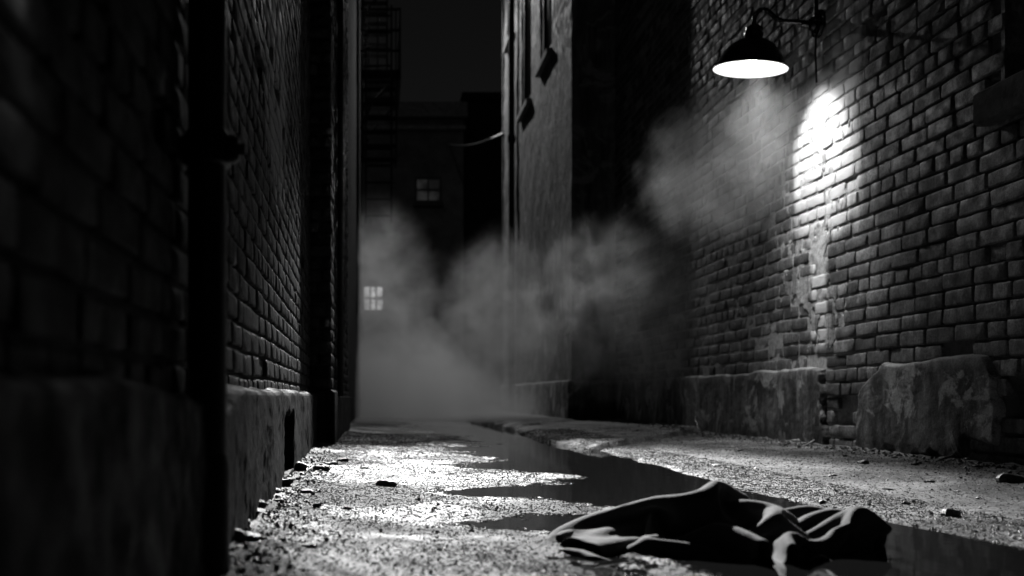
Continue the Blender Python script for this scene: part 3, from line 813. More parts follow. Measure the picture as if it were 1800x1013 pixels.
# ------------------------------------------------------------------ the coat on the ground (cloth surface stored as packed grid offsets)
# rows of the cloth grid (44 x 60): x, y and height in half millimetres
COAT_X = [
-676,-679,-684,-690,-684,-657,-625,-594,-562,-527,-510,-475,-440,-406,-373,-340,-307,-291,-259,-226,-193,-161,-128,-111,-78,-45,-12,17,15,11,23,57,70,63,85,119,130,124,137,171,185,191,216,232,262,285,318,343,376,408,425,457,490,524,557,590,606,639,672,705,
-710,-712,-711,-692,-678,-646,-618,-590,-557,-523,-506,-472,-438,-404,-371,-338,-305,-289,-256,-223,-191,-158,-126,-109,-77,-44,-11,11,3,9,23,56,65,61,85,119,135,130,137,170,192,193,208,224,256,284,316,345,377,410,426,459,492,525,558,591,607,640,673,706,
-746,-738,-718,-686,-669,-639,-615,-585,-552,-519,-502,-468,-435,-401,-368,-335,-303,-286,-253,-221,-188,-156,-124,-108,-76,-43,-11,4,-7,8,24,55,60,60,86,120,139,137,139,168,196,200,207,218,250,283,313,346,378,411,427,460,493,526,559,592,608,641,674,707,
-770,-743,-711,-678,-664,-640,-612,-579,-547,-514,-498,-465,-432,-399,-366,-333,-300,-284,-251,-219,-187,-155,-122,-106,-78,-45,-17,-10,-16,7,24,52,55,59,86,120,143,145,146,169,202,214,224,228,249,280,313,346,379,412,428,461,494,527,560,593,609,642,675,708,
-772,-741,-707,-676,-663,-637,-612,-576,-544,-512,-496,-463,-430,-397,-364,-332,-300,-284,-252,-220,-188,-155,-122,-106,-80,-47,-21,-18,-19,6,24,50,52,58,86,120,144,149,152,173,205,227,239,242,254,280,313,346,379,412,428,461,494,527,560,593,610,643,676,709,
-766,-735,-703,-673,-658,-629,-599,-564,-535,-507,-491,-459,-428,-397,-367,-337,-306,-290,-256,-223,-189,-157,-127,-115,-88,-55,-35,-35,-25,5,22,44,46,58,86,120,147,154,161,184,216,247,268,272,275,290,314,346,380,412,429,462,495,528,561,594,611,644,677,710,
-751,-724,-695,-665,-650,-619,-595,-552,-525,-501,-491,-463,-435,-406,-378,-347,-311,-294,-259,-227,-197,-168,-143,-130,-98,-69,-53,-49,-30,3,18,37,41,57,87,120,148,155,167,195,227,259,288,302,307,313,327,350,380,413,433,463,496,529,562,595,612,645,678,711,
-729,-705,-679,-652,-638,-608,-574,-549,-517,-496,-485,-461,-437,-411,-384,-349,-314,-298,-269,-241,-213,-187,-157,-141,-111,-88,-74,-61,-35,-1,13,28,37,57,87,120,148,154,174,206,234,264,290,306,335,346,354,367,388,417,433,465,497,530,563,596,612,645,678,711,
-706,-682,-658,-634,-621,-594,-564,-533,-501,-475,-465,-444,-423,-406,-380,-349,-326,-313,-287,-259,-231,-201,-170,-156,-131,-112,-94,-70,-39,-7,6,21,41,61,88,121,147,155,184,215,238,266,297,314,347,372,386,395,407,427,440,470,499,531,564,597,613,646,679,712,
-685,-660,-635,-612,-600,-575,-548,-519,-486,-456,-443,-421,-406,-392,-367,-361,-346,-333,-305,-276,-245,-215,-187,-176,-156,-136,-110,-79,-45,-13,2,29,52,69,89,122,148,161,193,217,242,274,307,324,358,390,413,426,435,448,458,482,508,535,566,598,614,647,679,712,
-674,-649,-624,-600,-588,-564,-539,-511,-480,-448,-434,-411,-397,-381,-357,-355,-351,-340,-313,-283,-252,-222,-198,-188,-168,-144,-116,-83,-49,-16,-1,28,54,75,91,123,150,165,196,218,247,279,312,329,364,396,424,441,451,461,469,492,516,541,568,599,615,647,680,713,
-651,-626,-602,-577,-565,-541,-518,-493,-466,-435,-418,-390,-372,-356,-333,-326,-336,-346,-327,-295,-265,-241,-222,-211,-184,-153,-120,-88,-57,-27,-13,17,46,76,95,127,158,173,202,230,259,289,321,338,372,409,439,464,480,490,495,515,540,562,583,608,621,649,680,713,
-628,-604,-579,-555,-542,-518,-494,-471,-447,-422,-407,-376,-350,-329,-307,-302,-329,-342,-338,-307,-278,-260,-234,-219,-186,-153,-123,-94,-63,-31,-19,7,37,67,100,133,166,182,213,242,271,300,330,346,379,412,442,474,500,518,525,543,566,587,608,629,640,664,690,716,
-608,-583,-558,-533,-521,-496,-472,-447,-423,-399,-388,-362,-332,-305,-281,-287,-318,-336,-344,-317,-288,-265,-233,-217,-187,-160,-131,-100,-67,-32,-14,14,48,82,110,139,171,189,221,253,282,312,341,355,385,417,449,480,505,525,528,544,577,606,630,654,665,688,712,737,
-601,-575,-548,-522,-508,-482,-456,-430,-405,-380,-368,-343,-315,-286,-257,-279,-312,-328,-342,-322,-290,-261,-231,-218,-190,-159,-127,-95,-62,-29,-12,22,56,90,122,151,180,195,227,259,291,321,351,364,394,420,451,482,506,523,531,548,577,611,643,672,685,710,734,759,
-613,-586,-557,-530,-515,-485,-457,-430,-404,-377,-363,-335,-306,-276,-249,-271,-305,-321,-335,-320,-290,-257,-226,-211,-179,-148,-116,-84,-52,-20,-7,20,53,86,121,155,187,203,234,265,297,328,358,374,402,424,446,479,502,524,536,557,580,613,647,680,696,726,754,780,
-624,-593,-570,-540,-522,-492,-463,-436,-409,-382,-367,-338,-307,-276,-254,-269,-302,-317,-331,-316,-286,-253,-221,-205,-174,-142,-111,-79,-47,-18,-4,24,53,85,118,153,187,204,236,268,300,331,361,376,401,417,442,475,499,521,532,553,580,614,647,681,697,729,760,789,
-640,-612,-583,-553,-539,-509,-481,-454,-427,-397,-382,-351,-319,-288,-264,-264,-293,-310,-324,-307,-274,-243,-210,-195,-164,-133,-101,-69,-38,-6,10,40,67,93,120,150,183,201,236,269,301,330,356,368,387,401,432,465,487,509,521,549,582,615,647,680,696,729,762,794,
-656,-626,-597,-568,-553,-525,-494,-468,-441,-412,-396,-365,-334,-305,-274,-261,-282,-299,-313,-293,-263,-235,-207,-191,-160,-128,-96,-64,-32,-1,15,47,79,109,135,160,185,200,232,266,294,314,337,349,369,390,422,451,475,504,519,551,584,613,644,677,694,726,759,791,
-670,-641,-611,-582,-568,-540,-510,-480,-450,-421,-407,-378,-349,-320,-293,-265,-271,-287,-294,-270,-248,-231,-208,-193,-160,-128,-95,-62,-31,-1,14,46,77,109,138,167,195,208,232,263,296,318,330,339,361,383,414,443,474,505,521,554,586,617,644,675,691,723,754,786,
-685,-655,-626,-599,-585,-556,-526,-496,-466,-437,-422,-393,-365,-337,-308,-278,-279,-279,-262,-244,-222,-207,-199,-191,-160,-127,-95,-62,-33,-3,14,46,74,100,130,158,189,204,234,260,293,324,344,350,364,384,412,445,478,510,526,557,591,624,651,676,691,722,753,785,
-699,-669,-642,-615,-601,-571,-540,-510,-480,-452,-438,-410,-381,-352,-324,-294,-278,-269,-241,-221,-209,-203,-199,-191,-159,-127,-94,-62,-33,0,15,38,59,91,118,150,179,195,227,258,289,322,350,362,381,396,418,447,480,513,528,560,595,627,654,681,696,728,761,793,
-706,-676,-649,-623,-608,-578,-547,-517,-488,-461,-447,-418,-389,-360,-330,-300,-273,-262,-235,-221,-214,-210,-203,-191,-159,-126,-94,-61,-31,1,15,29,53,84,114,146,175,191,223,255,287,319,350,363,387,406,425,450,481,514,530,563,594,626,654,684,700,732,764,796,
-719,-689,-663,-636,-621,-591,-561,-533,-506,-478,-464,-434,-404,-373,-344,-316,-290,-278,-258,-245,-240,-230,-206,-191,-158,-125,-92,-59,-26,5,16,21,43,76,105,137,169,185,217,248,280,312,345,360,390,417,442,464,483,516,532,565,597,628,660,692,708,740,769,793,
-732,-703,-675,-648,-634,-604,-575,-549,-521,-493,-478,-446,-416,-387,-360,-336,-315,-305,-289,-276,-259,-234,-202,-186,-154,-121,-88,-55,-22,9,20,20,33,66,95,128,160,176,208,239,271,304,335,351,381,411,440,466,488,521,537,570,602,635,667,699,715,747,767,777,
-746,-717,-689,-661,-647,-618,-589,-561,-533,-503,-488,-458,-430,-405,-381,-361,-342,-333,-312,-288,-257,-225,-194,-179,-148,-116,-85,-53,-20,13,26,34,31,56,89,119,150,165,196,228,260,291,322,336,366,395,423,456,492,524,540,573,606,639,671,704,720,753,769,779,
-761,-733,-705,-676,-662,-633,-604,-574,-545,-515,-501,-474,-449,-426,-405,-383,-359,-345,-315,-281,-248,-218,-189,-175,-144,-111,-78,-49,-19,14,31,53,50,55,82,110,141,157,188,219,250,282,312,327,356,387,420,453,486,521,538,572,606,640,673,706,722,754,788,806,
-777,-749,-721,-692,-678,-648,-619,-589,-560,-531,-518,-493,-470,-446,-420,-392,-359,-342,-308,-275,-246,-218,-189,-172,-139,-105,-73,-43,-16,15,32,64,81,82,89,108,135,148,180,211,242,274,306,322,355,387,419,451,484,518,535,571,606,641,675,709,725,758,794,825,
-781,-756,-729,-700,-686,-656,-626,-597,-567,-540,-527,-502,-477,-451,-423,-391,-356,-339,-306,-275,-246,-217,-186,-170,-137,-104,-73,-44,-14,16,33,67,92,98,104,117,137,149,177,209,241,272,303,319,352,386,419,452,485,518,535,570,606,641,675,708,725,758,792,824,
-772,-763,-742,-715,-700,-670,-640,-611,-582,-553,-539,-512,-483,-452,-420,-386,-352,-336,-305,-275,-244,-213,-181,-164,-132,-100,-68,-37,-7,22,36,69,103,126,137,147,160,168,188,214,243,272,302,318,352,387,422,457,490,523,539,573,605,639,671,704,720,752,783,815,
-737,-744,-736,-715,-703,-677,-649,-620,-590,-560,-545,-513,-481,-448,-414,-381,-348,-332,-301,-270,-239,-207,-174,-158,-126,-94,-62,-30,2,32,45,71,104,138,162,178,190,196,212,233,259,287,315,329,360,393,429,463,496,528,543,574,604,635,666,697,712,743,774,805,
-705,-719,-706,-690,-681,-662,-640,-615,-587,-556,-540,-508,-476,-442,-408,-374,-340,-324,-292,-261,-230,-199,-167,-151,-119,-87,-55,-23,9,41,56,80,106,139,172,198,216,224,240,257,280,307,334,347,374,402,435,468,499,530,545,574,600,631,661,692,708,740,770,798,
-718,-712,-693,-667,-656,-635,-615,-594,-570,-543,-528,-497,-466,-433,-401,-367,-334,-317,-284,-252,-220,-190,-159,-143,-111,-80,-48,-16,16,47,63,92,112,140,173,206,232,243,256,275,300,325,352,365,393,416,439,470,502,530,544,568,593,625,656,689,705,735,759,778,
-726,-702,-677,-652,-641,-617,-593,-570,-548,-525,-512,-483,-453,-423,-393,-361,-330,-314,-281,-247,-215,-183,-151,-135,-103,-72,-40,-9,23,53,69,99,121,145,173,206,239,252,272,296,321,345,369,380,401,425,438,470,502,527,537,558,586,618,650,682,696,720,735,746,
-716,-691,-666,-642,-630,-607,-583,-559,-536,-515,-504,-475,-450,-421,-390,-359,-328,-312,-280,-247,-214,-181,-148,-132,-100,-68,-36,-5,25,55,72,102,125,151,176,206,239,254,280,305,329,351,372,379,397,417,437,469,499,522,530,553,581,614,647,677,689,707,719,731,
-700,-675,-650,-624,-611,-586,-562,-538,-514,-494,-487,-459,-437,-417,-388,-353,-319,-304,-275,-246,-214,-181,-147,-130,-97,-64,-32,-1,27,59,76,105,131,157,183,207,236,253,284,310,330,346,360,363,375,401,430,463,487,506,515,540,572,605,636,658,666,677,688,703,
-709,-681,-652,-623,-609,-583,-557,-530,-502,-477,-470,-446,-427,-404,-377,-346,-313,-297,-267,-238,-210,-179,-147,-131,-98,-66,-33,-2,29,62,78,105,129,152,173,196,230,247,273,291,307,321,333,338,358,387,419,447,467,487,499,529,563,594,616,629,635,648,666,686,
-726,-696,-666,-636,-622,-593,-564,-536,-507,-478,-463,-433,-408,-386,-370,-341,-316,-302,-271,-239,-209,-178,-147,-132,-100,-69,-37,-4,29,61,75,99,119,137,157,187,221,234,249,262,277,291,306,316,342,373,402,425,446,471,486,520,551,573,587,600,608,626,644,662,
-740,-710,-680,-651,-636,-606,-577,-547,-517,-487,-471,-437,-410,-393,-372,-338,-318,-309,-278,-246,-215,-183,-152,-136,-105,-73,-41,-8,25,55,68,88,106,123,148,182,208,213,219,232,248,264,284,297,327,357,381,404,430,461,478,509,531,544,557,572,580,597,616,636,
-754,-724,-694,-664,-649,-619,-589,-559,-528,-497,-481,-449,-428,-406,-373,-344,-329,-316,-284,-252,-222,-191,-160,-144,-112,-80,-48,-15,18,49,62,81,96,116,147,177,187,185,187,203,222,242,267,282,312,338,364,391,422,455,470,491,502,514,528,547,558,583,610,640,
-761,-731,-701,-671,-656,-626,-595,-565,-534,-502,-486,-457,-437,-408,-374,-351,-332,-317,-284,-253,-225,-194,-163,-148,-116,-84,-51,-19,14,46,60,82,93,115,148,173,175,170,171,189,213,237,261,276,306,330,358,387,420,451,463,477,487,501,520,543,557,586,617,647,
-774,-744,-714,-684,-669,-638,-608,-577,-545,-514,-498,-473,-444,-411,-383,-362,-330,-314,-287,-256,-229,-202,-170,-155,-123,-91,-59,-26,6,38,54,80,92,119,151,162,149,142,146,174,196,223,250,263,291,320,351,384,416,435,439,450,468,493,522,553,568,599,630,660,
-788,-757,-727,-697,-682,-651,-620,-588,-557,-525,-510,-480,-447,-415,-390,-358,-325,-309,-289,-259,-230,-210,-178,-162,-130,-98,-65,-33,-2,30,45,77,95,127,147,144,127,123,137,165,186,208,235,250,282,315,348,381,408,418,423,446,475,505,536,566,581,612,643,673,
-801,-771,-741,-710,-695,-664,-632,-600,-567,-534,-517,-482,-449,-417,-384,-352,-321,-304,-288,-263,-230,-213,-186,-169,-136,-104,-72,-40,-9,22,37,68,100,131,129,118,112,122,147,180,205,219,236,249,280,313,346,378,396,417,432,461,490,519,549,579,594,624,655,686,
]
COAT_Y = [
-271,-305,-339,-371,-383,-398,-408,-417,-425,-431,-434,-437,-439,-440,-442,-443,-445,-446,-449,-451,-454,-457,-459,-460,-461,-461,-461,-463,-475,-486,-488,-488,-489,-491,-492,-492,-492,-490,-491,-489,-477,-460,-446,-442,-437,-430,-430,-436,-437,-439,-440,-441,-443,-444,-445,-447,-447,-448,-449,-450,
-269,-302,-331,-350,-356,-366,-376,-386,-394,-399,-401,-404,-406,-407,-408,-410,-412,-412,-415,-418,-421,-423,-426,-427,-427,-427,-427,-432,-445,-454,-456,-455,-456,-458,-459,-459,-459,-457,-457,-458,-450,-432,-415,-409,-404,-399,-399,-403,-404,-405,-406,-408,-410,-411,-412,-413,-414,-415,-416,-417,
-271,-296,-310,-319,-324,-333,-345,-354,-361,-366,-368,-371,-373,-374,-375,-376,-378,-379,-382,-384,-387,-390,-393,-393,-395,-394,-393,-400,-415,-422,-423,-422,-423,-425,-426,-426,-426,-424,-423,-426,-423,-405,-386,-379,-371,-369,-368,-369,-370,-372,-373,-374,-376,-377,-379,-380,-380,-381,-382,-383,
-262,-271,-277,-286,-291,-303,-313,-322,-328,-334,-336,-338,-340,-341,-342,-343,-345,-347,-350,-355,-361,-368,-370,-368,-364,-360,-360,-370,-386,-390,-390,-388,-390,-392,-392,-393,-393,-392,-389,-391,-396,-384,-367,-356,-340,-335,-335,-336,-337,-338,-339,-341,-342,-344,-345,-346,-347,-348,-349,-350,
-248,-254,-261,-270,-276,-287,-297,-305,-312,-318,-320,-322,-323,-324,-326,-329,-333,-336,-342,-350,-357,-359,-355,-352,-348,-343,-344,-357,-371,-374,-373,-371,-373,-375,-376,-376,-377,-376,-373,-374,-381,-381,-369,-354,-329,-319,-318,-319,-320,-321,-322,-324,-326,-327,-329,-330,-330,-331,-332,-333,
-214,-223,-232,-240,-245,-254,-263,-273,-280,-285,-287,-289,-294,-300,-308,-320,-333,-338,-343,-340,-334,-327,-322,-321,-317,-310,-314,-331,-341,-342,-340,-338,-341,-342,-342,-343,-344,-343,-341,-342,-347,-360,-369,-358,-322,-298,-288,-286,-289,-287,-288,-290,-292,-294,-295,-296,-297,-298,-299,-299,
-191,-193,-199,-208,-212,-221,-230,-235,-249,-255,-263,-272,-284,-296,-310,-325,-329,-327,-319,-309,-301,-298,-299,-297,-285,-280,-289,-305,-311,-309,-307,-306,-308,-308,-309,-310,-310,-310,-309,-312,-321,-329,-346,-357,-325,-294,-270,-257,-253,-252,-252,-257,-259,-261,-262,-263,-263,-264,-265,-266,
-195,-183,-177,-178,-180,-187,-195,-201,-215,-225,-232,-247,-263,-280,-297,-306,-300,-296,-287,-283,-284,-284,-274,-266,-255,-257,-269,-279,-280,-276,-274,-274,-274,-274,-275,-276,-277,-277,-277,-284,-300,-313,-333,-340,-334,-305,-274,-247,-229,-222,-220,-222,-226,-227,-229,-230,-230,-231,-232,-232,
-220,-199,-181,-168,-164,-161,-164,-172,-186,-200,-206,-218,-235,-251,-268,-275,-278,-276,-274,-276,-272,-259,-243,-237,-235,-244,-252,-252,-247,-243,-242,-241,-241,-240,-241,-243,-244,-244,-247,-259,-280,-297,-311,-317,-323,-313,-288,-257,-228,-206,-199,-194,-192,-194,-195,-196,-197,-197,-198,-199,
-246,-225,-202,-181,-172,-156,-146,-149,-157,-174,-182,-196,-206,-218,-237,-254,-268,-270,-266,-257,-244,-229,-219,-219,-229,-234,-230,-222,-214,-210,-209,-210,-211,-208,-207,-210,-211,-211,-219,-239,-257,-272,-283,-288,-296,-301,-293,-271,-241,-211,-198,-182,-171,-164,-161,-162,-163,-164,-165,-165,
-258,-237,-215,-193,-182,-162,-147,-140,-144,-159,-168,-183,-192,-204,-226,-240,-254,-257,-253,-243,-229,-215,-211,-216,-223,-222,-215,-205,-198,-194,-193,-193,-194,-193,-191,-193,-194,-196,-207,-227,-243,-256,-268,-272,-277,-290,-288,-273,-249,-219,-204,-183,-170,-157,-148,-145,-145,-147,-148,-149,
-282,-261,-239,-217,-206,-184,-161,-142,-130,-132,-139,-157,-171,-182,-207,-225,-227,-225,-222,-211,-199,-194,-199,-200,-197,-190,-184,-182,-182,-177,-173,-167,-161,-158,-157,-159,-165,-170,-182,-196,-211,-225,-237,-242,-250,-258,-264,-261,-252,-237,-225,-200,-188,-166,-143,-127,-122,-114,-113,-115,
-308,-286,-264,-242,-231,-208,-185,-162,-139,-120,-116,-128,-148,-164,-188,-206,-198,-194,-186,-178,-170,-172,-169,-167,-164,-166,-176,-190,-199,-193,-184,-167,-153,-139,-125,-128,-132,-137,-149,-164,-179,-194,-206,-211,-218,-223,-230,-230,-230,-230,-230,-226,-207,-188,-162,-137,-125,-106,-93,-83,
-329,-307,-286,-264,-253,-231,-209,-186,-164,-140,-128,-103,-120,-141,-168,-179,-169,-164,-151,-143,-140,-138,-137,-138,-151,-169,-186,-199,-211,-217,-213,-193,-181,-169,-155,-141,-131,-129,-131,-139,-150,-162,-173,-179,-185,-189,-192,-195,-196,-196,-195,-195,-198,-191,-177,-160,-149,-127,-107,-88,
-329,-311,-292,-273,-263,-243,-222,-201,-180,-160,-148,-124,-111,-124,-146,-148,-141,-137,-120,-108,-107,-108,-118,-126,-142,-156,-168,-179,-190,-200,-204,-216,-208,-198,-187,-173,-160,-154,-145,-140,-142,-146,-151,-160,-165,-158,-157,-159,-161,-163,-163,-163,-166,-168,-168,-163,-159,-148,-133,-116,
-306,-289,-274,-256,-248,-232,-214,-194,-175,-156,-147,-132,-119,-113,-112,-119,-118,-111,-91,-77,-74,-80,-92,-99,-113,-126,-137,-147,-158,-169,-175,-189,-198,-203,-203,-197,-187,-182,-172,-165,-162,-158,-152,-149,-143,-132,-125,-123,-126,-129,-130,-132,-133,-135,-137,-138,-139,-139,-137,-131,
-292,-273,-260,-242,-234,-219,-202,-183,-164,-146,-137,-120,-105,-96,-96,-105,-105,-98,-78,-63,-60,-64,-76,-83,-97,-110,-121,-132,-142,-155,-161,-172,-181,-190,-196,-197,-191,-186,-177,-170,-164,-156,-145,-139,-127,-117,-109,-107,-110,-113,-114,-117,-117,-118,-120,-121,-122,-124,-125,-126,
-262,-246,-231,-216,-203,-189,-172,-154,-135,-116,-107,-89,-74,-65,-65,-76,-79,-73,-52,-39,-38,-43,-54,-60,-71,-82,-92,-102,-112,-124,-131,-145,-153,-158,-164,-170,-172,-171,-166,-158,-147,-132,-116,-108,-96,-88,-79,-76,-82,-85,-86,-84,-84,-88,-92,-91,-91,-90,-92,-94,
-232,-216,-202,-186,-179,-162,-145,-132,-113,-93,-85,-70,-56,-44,-35,-46,-53,-48,-25,-17,-27,-45,-59,-64,-70,-75,-80,-86,-93,-100,-105,-114,-123,-131,-137,-139,-138,-138,-137,-131,-117,-102,-87,-80,-67,-57,-49,-52,-55,-53,-52,-52,-57,-69,-76,-77,-76,-71,-70,-71,
-202,-187,-172,-157,-151,-142,-129,-115,-98,-83,-75,-60,-47,-35,-19,-16,-24,-22,0,0,-26,-53,-77,-84,-90,-90,-89,-85,-94,-104,-107,-107,-100,-101,-104,-107,-107,-106,-102,-98,-91,-75,-57,-49,-35,-25,-21,-22,-21,-20,-21,-26,-31,-39,-50,-58,-60,-63,-70,-78,
-171,-157,-143,-133,-128,-115,-102,-88,-73,-59,-52,-38,-29,-19,-2,13,12,13,16,11,-13,-42,-74,-89,-100,-98,-88,-90,-106,-119,-120,-113,-95,-84,-83,-81,-77,-74,-69,-64,-58,-50,-35,-25,-7,5,11,8,6,4,2,4,0,-8,-19,-30,-34,-43,-52,-60,
-141,-127,-115,-106,-100,-87,-74,-59,-43,-32,-27,-18,-8,7,25,41,48,49,43,21,-9,-41,-74,-89,-101,-95,-91,-97,-111,-115,-111,-90,-69,-61,-68,-63,-49,-45,-36,-31,-25,-18,-8,-3,12,29,40,40,36,32,33,33,29,21,11,1,-3,-11,-20,-28,
-125,-112,-101,-91,-85,-72,-59,-44,-30,-21,-16,-7,6,21,38,56,65,65,54,23,-10,-43,-76,-87,-97,-94,-96,-98,-109,-109,-101,-77,-57,-55,-54,-50,-36,-30,-21,-14,-9,-2,7,12,23,36,50,55,52,49,48,43,40,33,25,17,13,5,-3,-12,
-94,-81,-71,-61,-55,-42,-28,-16,-7,3,8,20,35,50,67,82,83,78,51,17,-16,-48,-71,-78,-85,-90,-93,-94,-96,-90,-80,-54,-34,-26,-29,-23,-14,-9,2,13,22,31,40,44,52,60,69,77,85,83,80,75,69,63,58,50,47,38,25,8,
-62,-50,-39,-29,-23,-11,2,11,21,32,38,50,64,80,92,92,76,64,36,7,-18,-38,-51,-55,-62,-68,-73,-75,-75,-68,-60,-33,-11,-2,-1,7,17,22,33,44,54,63,72,76,85,94,102,111,117,112,109,104,100,94,87,80,76,65,44,19,
-31,-19,-8,3,9,21,32,42,53,63,68,81,94,103,101,82,59,48,30,14,2,-9,-18,-22,-29,-35,-40,-44,-47,-44,-38,-15,13,25,29,38,46,51,61,71,78,85,91,94,102,111,119,119,117,111,109,106,103,100,98,96,95,89,65,37,
-3,9,20,33,39,50,62,73,84,95,99,108,112,105,90,76,65,60,53,45,36,24,13,7,-2,-8,-10,-11,-13,-13,-11,1,30,56,61,62,60,62,70,76,77,77,80,83,88,91,90,86,84,82,81,80,80,80,81,82,83,87,86,58,
26,36,47,59,66,76,88,100,112,119,122,118,114,109,104,99,95,93,86,76,63,50,38,34,27,23,20,19,21,22,22,25,39,68,92,95,90,85,80,74,66,59,56,55,56,57,56,54,52,49,48,46,46,46,47,48,49,52,57,61,
43,51,61,72,78,88,99,111,122,126,126,126,124,121,119,116,112,109,100,88,75,62,52,49,44,39,36,36,37,39,40,41,46,68,96,109,106,102,92,84,75,64,53,50,45,43,42,40,39,36,34,32,31,32,33,36,38,42,47,57,
72,84,93,102,106,115,124,134,143,150,151,153,154,154,152,147,139,134,123,112,101,91,83,81,77,72,68,63,64,69,72,76,75,76,91,114,127,128,123,112,98,84,69,61,48,39,34,33,32,29,26,26,23,29,34,39,42,49,56,66,
76,107,123,135,140,149,158,167,175,182,184,187,187,185,181,174,165,161,151,141,131,121,114,112,108,104,99,92,84,86,93,105,109,105,104,111,125,132,140,138,128,114,99,91,77,65,57,55,53,52,51,51,53,58,64,71,74,80,87,95,
72,91,116,137,147,164,180,193,203,211,213,215,216,215,212,206,198,193,183,173,163,153,144,141,135,132,127,121,111,104,106,121,135,138,134,130,134,138,145,151,147,133,119,113,102,97,91,88,87,85,85,86,84,89,98,102,104,110,119,128,
46,70,93,111,122,145,168,189,208,222,226,231,233,234,233,231,226,223,215,205,195,185,176,172,163,156,150,144,136,125,123,133,153,164,166,162,160,160,168,172,158,141,128,122,117,119,123,123,123,121,120,116,112,117,124,128,131,141,150,155,
27,46,67,89,99,121,142,165,188,210,219,229,226,223,223,226,230,231,233,230,223,216,208,204,195,186,177,168,160,146,142,149,167,182,192,195,192,191,193,185,174,164,155,152,148,151,155,158,158,154,150,143,141,145,151,160,165,172,168,148,
12,32,53,75,86,108,130,152,175,199,211,223,212,208,208,211,219,223,229,233,232,227,221,217,209,200,191,180,168,154,151,158,175,188,201,209,210,209,206,199,190,181,173,168,164,167,170,175,175,168,162,156,155,159,167,177,180,180,167,140,
-1,19,38,57,66,86,107,129,151,176,189,207,193,178,174,177,186,192,204,218,226,229,229,228,224,217,208,197,179,170,171,180,193,207,220,233,242,242,239,232,222,211,198,189,178,187,202,208,202,190,185,180,183,191,200,202,197,178,151,122,
21,37,52,67,75,92,109,123,137,155,168,187,172,161,156,156,160,164,175,188,200,209,212,213,213,212,207,199,188,189,193,206,220,236,250,263,272,272,263,249,235,222,207,199,201,218,231,232,220,208,205,207,215,223,220,202,190,161,133,108,
53,67,81,95,102,115,128,140,151,161,165,175,178,178,182,180,169,163,163,169,179,185,190,192,195,198,199,201,205,214,220,235,250,265,279,293,294,287,263,239,219,211,210,215,231,247,252,245,234,230,232,240,245,237,216,186,172,145,118,90,
84,98,112,126,133,146,159,171,182,193,198,207,212,212,215,213,194,184,178,179,184,191,198,202,208,213,219,225,233,243,250,264,280,294,309,316,298,283,251,223,211,217,232,242,259,267,264,258,258,262,266,268,255,229,199,170,155,127,102,79,
115,129,143,157,164,177,190,202,214,224,229,238,238,241,245,236,212,206,203,206,212,221,229,233,240,246,251,257,264,273,279,294,309,325,334,324,292,276,244,218,222,240,260,269,279,281,283,287,292,294,291,274,245,214,185,159,148,129,114,102,
131,145,158,172,179,192,205,218,229,240,245,252,252,258,260,243,224,221,220,222,230,238,246,250,256,262,268,273,280,288,294,308,324,339,343,323,290,275,243,220,235,254,273,281,292,293,299,304,308,304,297,270,239,209,185,164,156,142,130,118,
162,176,189,203,210,223,236,249,260,271,276,280,285,289,279,262,255,254,252,252,262,271,279,283,289,295,301,306,312,320,324,336,353,364,352,321,291,276,243,240,265,283,298,305,317,325,332,337,332,310,294,264,239,219,204,191,185,173,161,149,
193,206,220,234,241,254,267,280,292,302,306,313,317,314,299,293,289,287,284,283,291,304,312,316,322,328,334,339,345,352,356,365,381,380,354,321,293,276,245,255,281,305,326,334,347,355,360,359,343,313,298,277,262,248,235,222,216,204,192,180,
224,237,251,264,271,285,298,311,323,333,337,342,343,337,332,326,322,320,317,315,321,334,344,348,355,361,367,372,377,384,388,397,406,390,357,326,293,279,261,246,270,303,335,347,363,373,381,375,350,328,320,306,292,279,266,253,247,235,223,211,
]
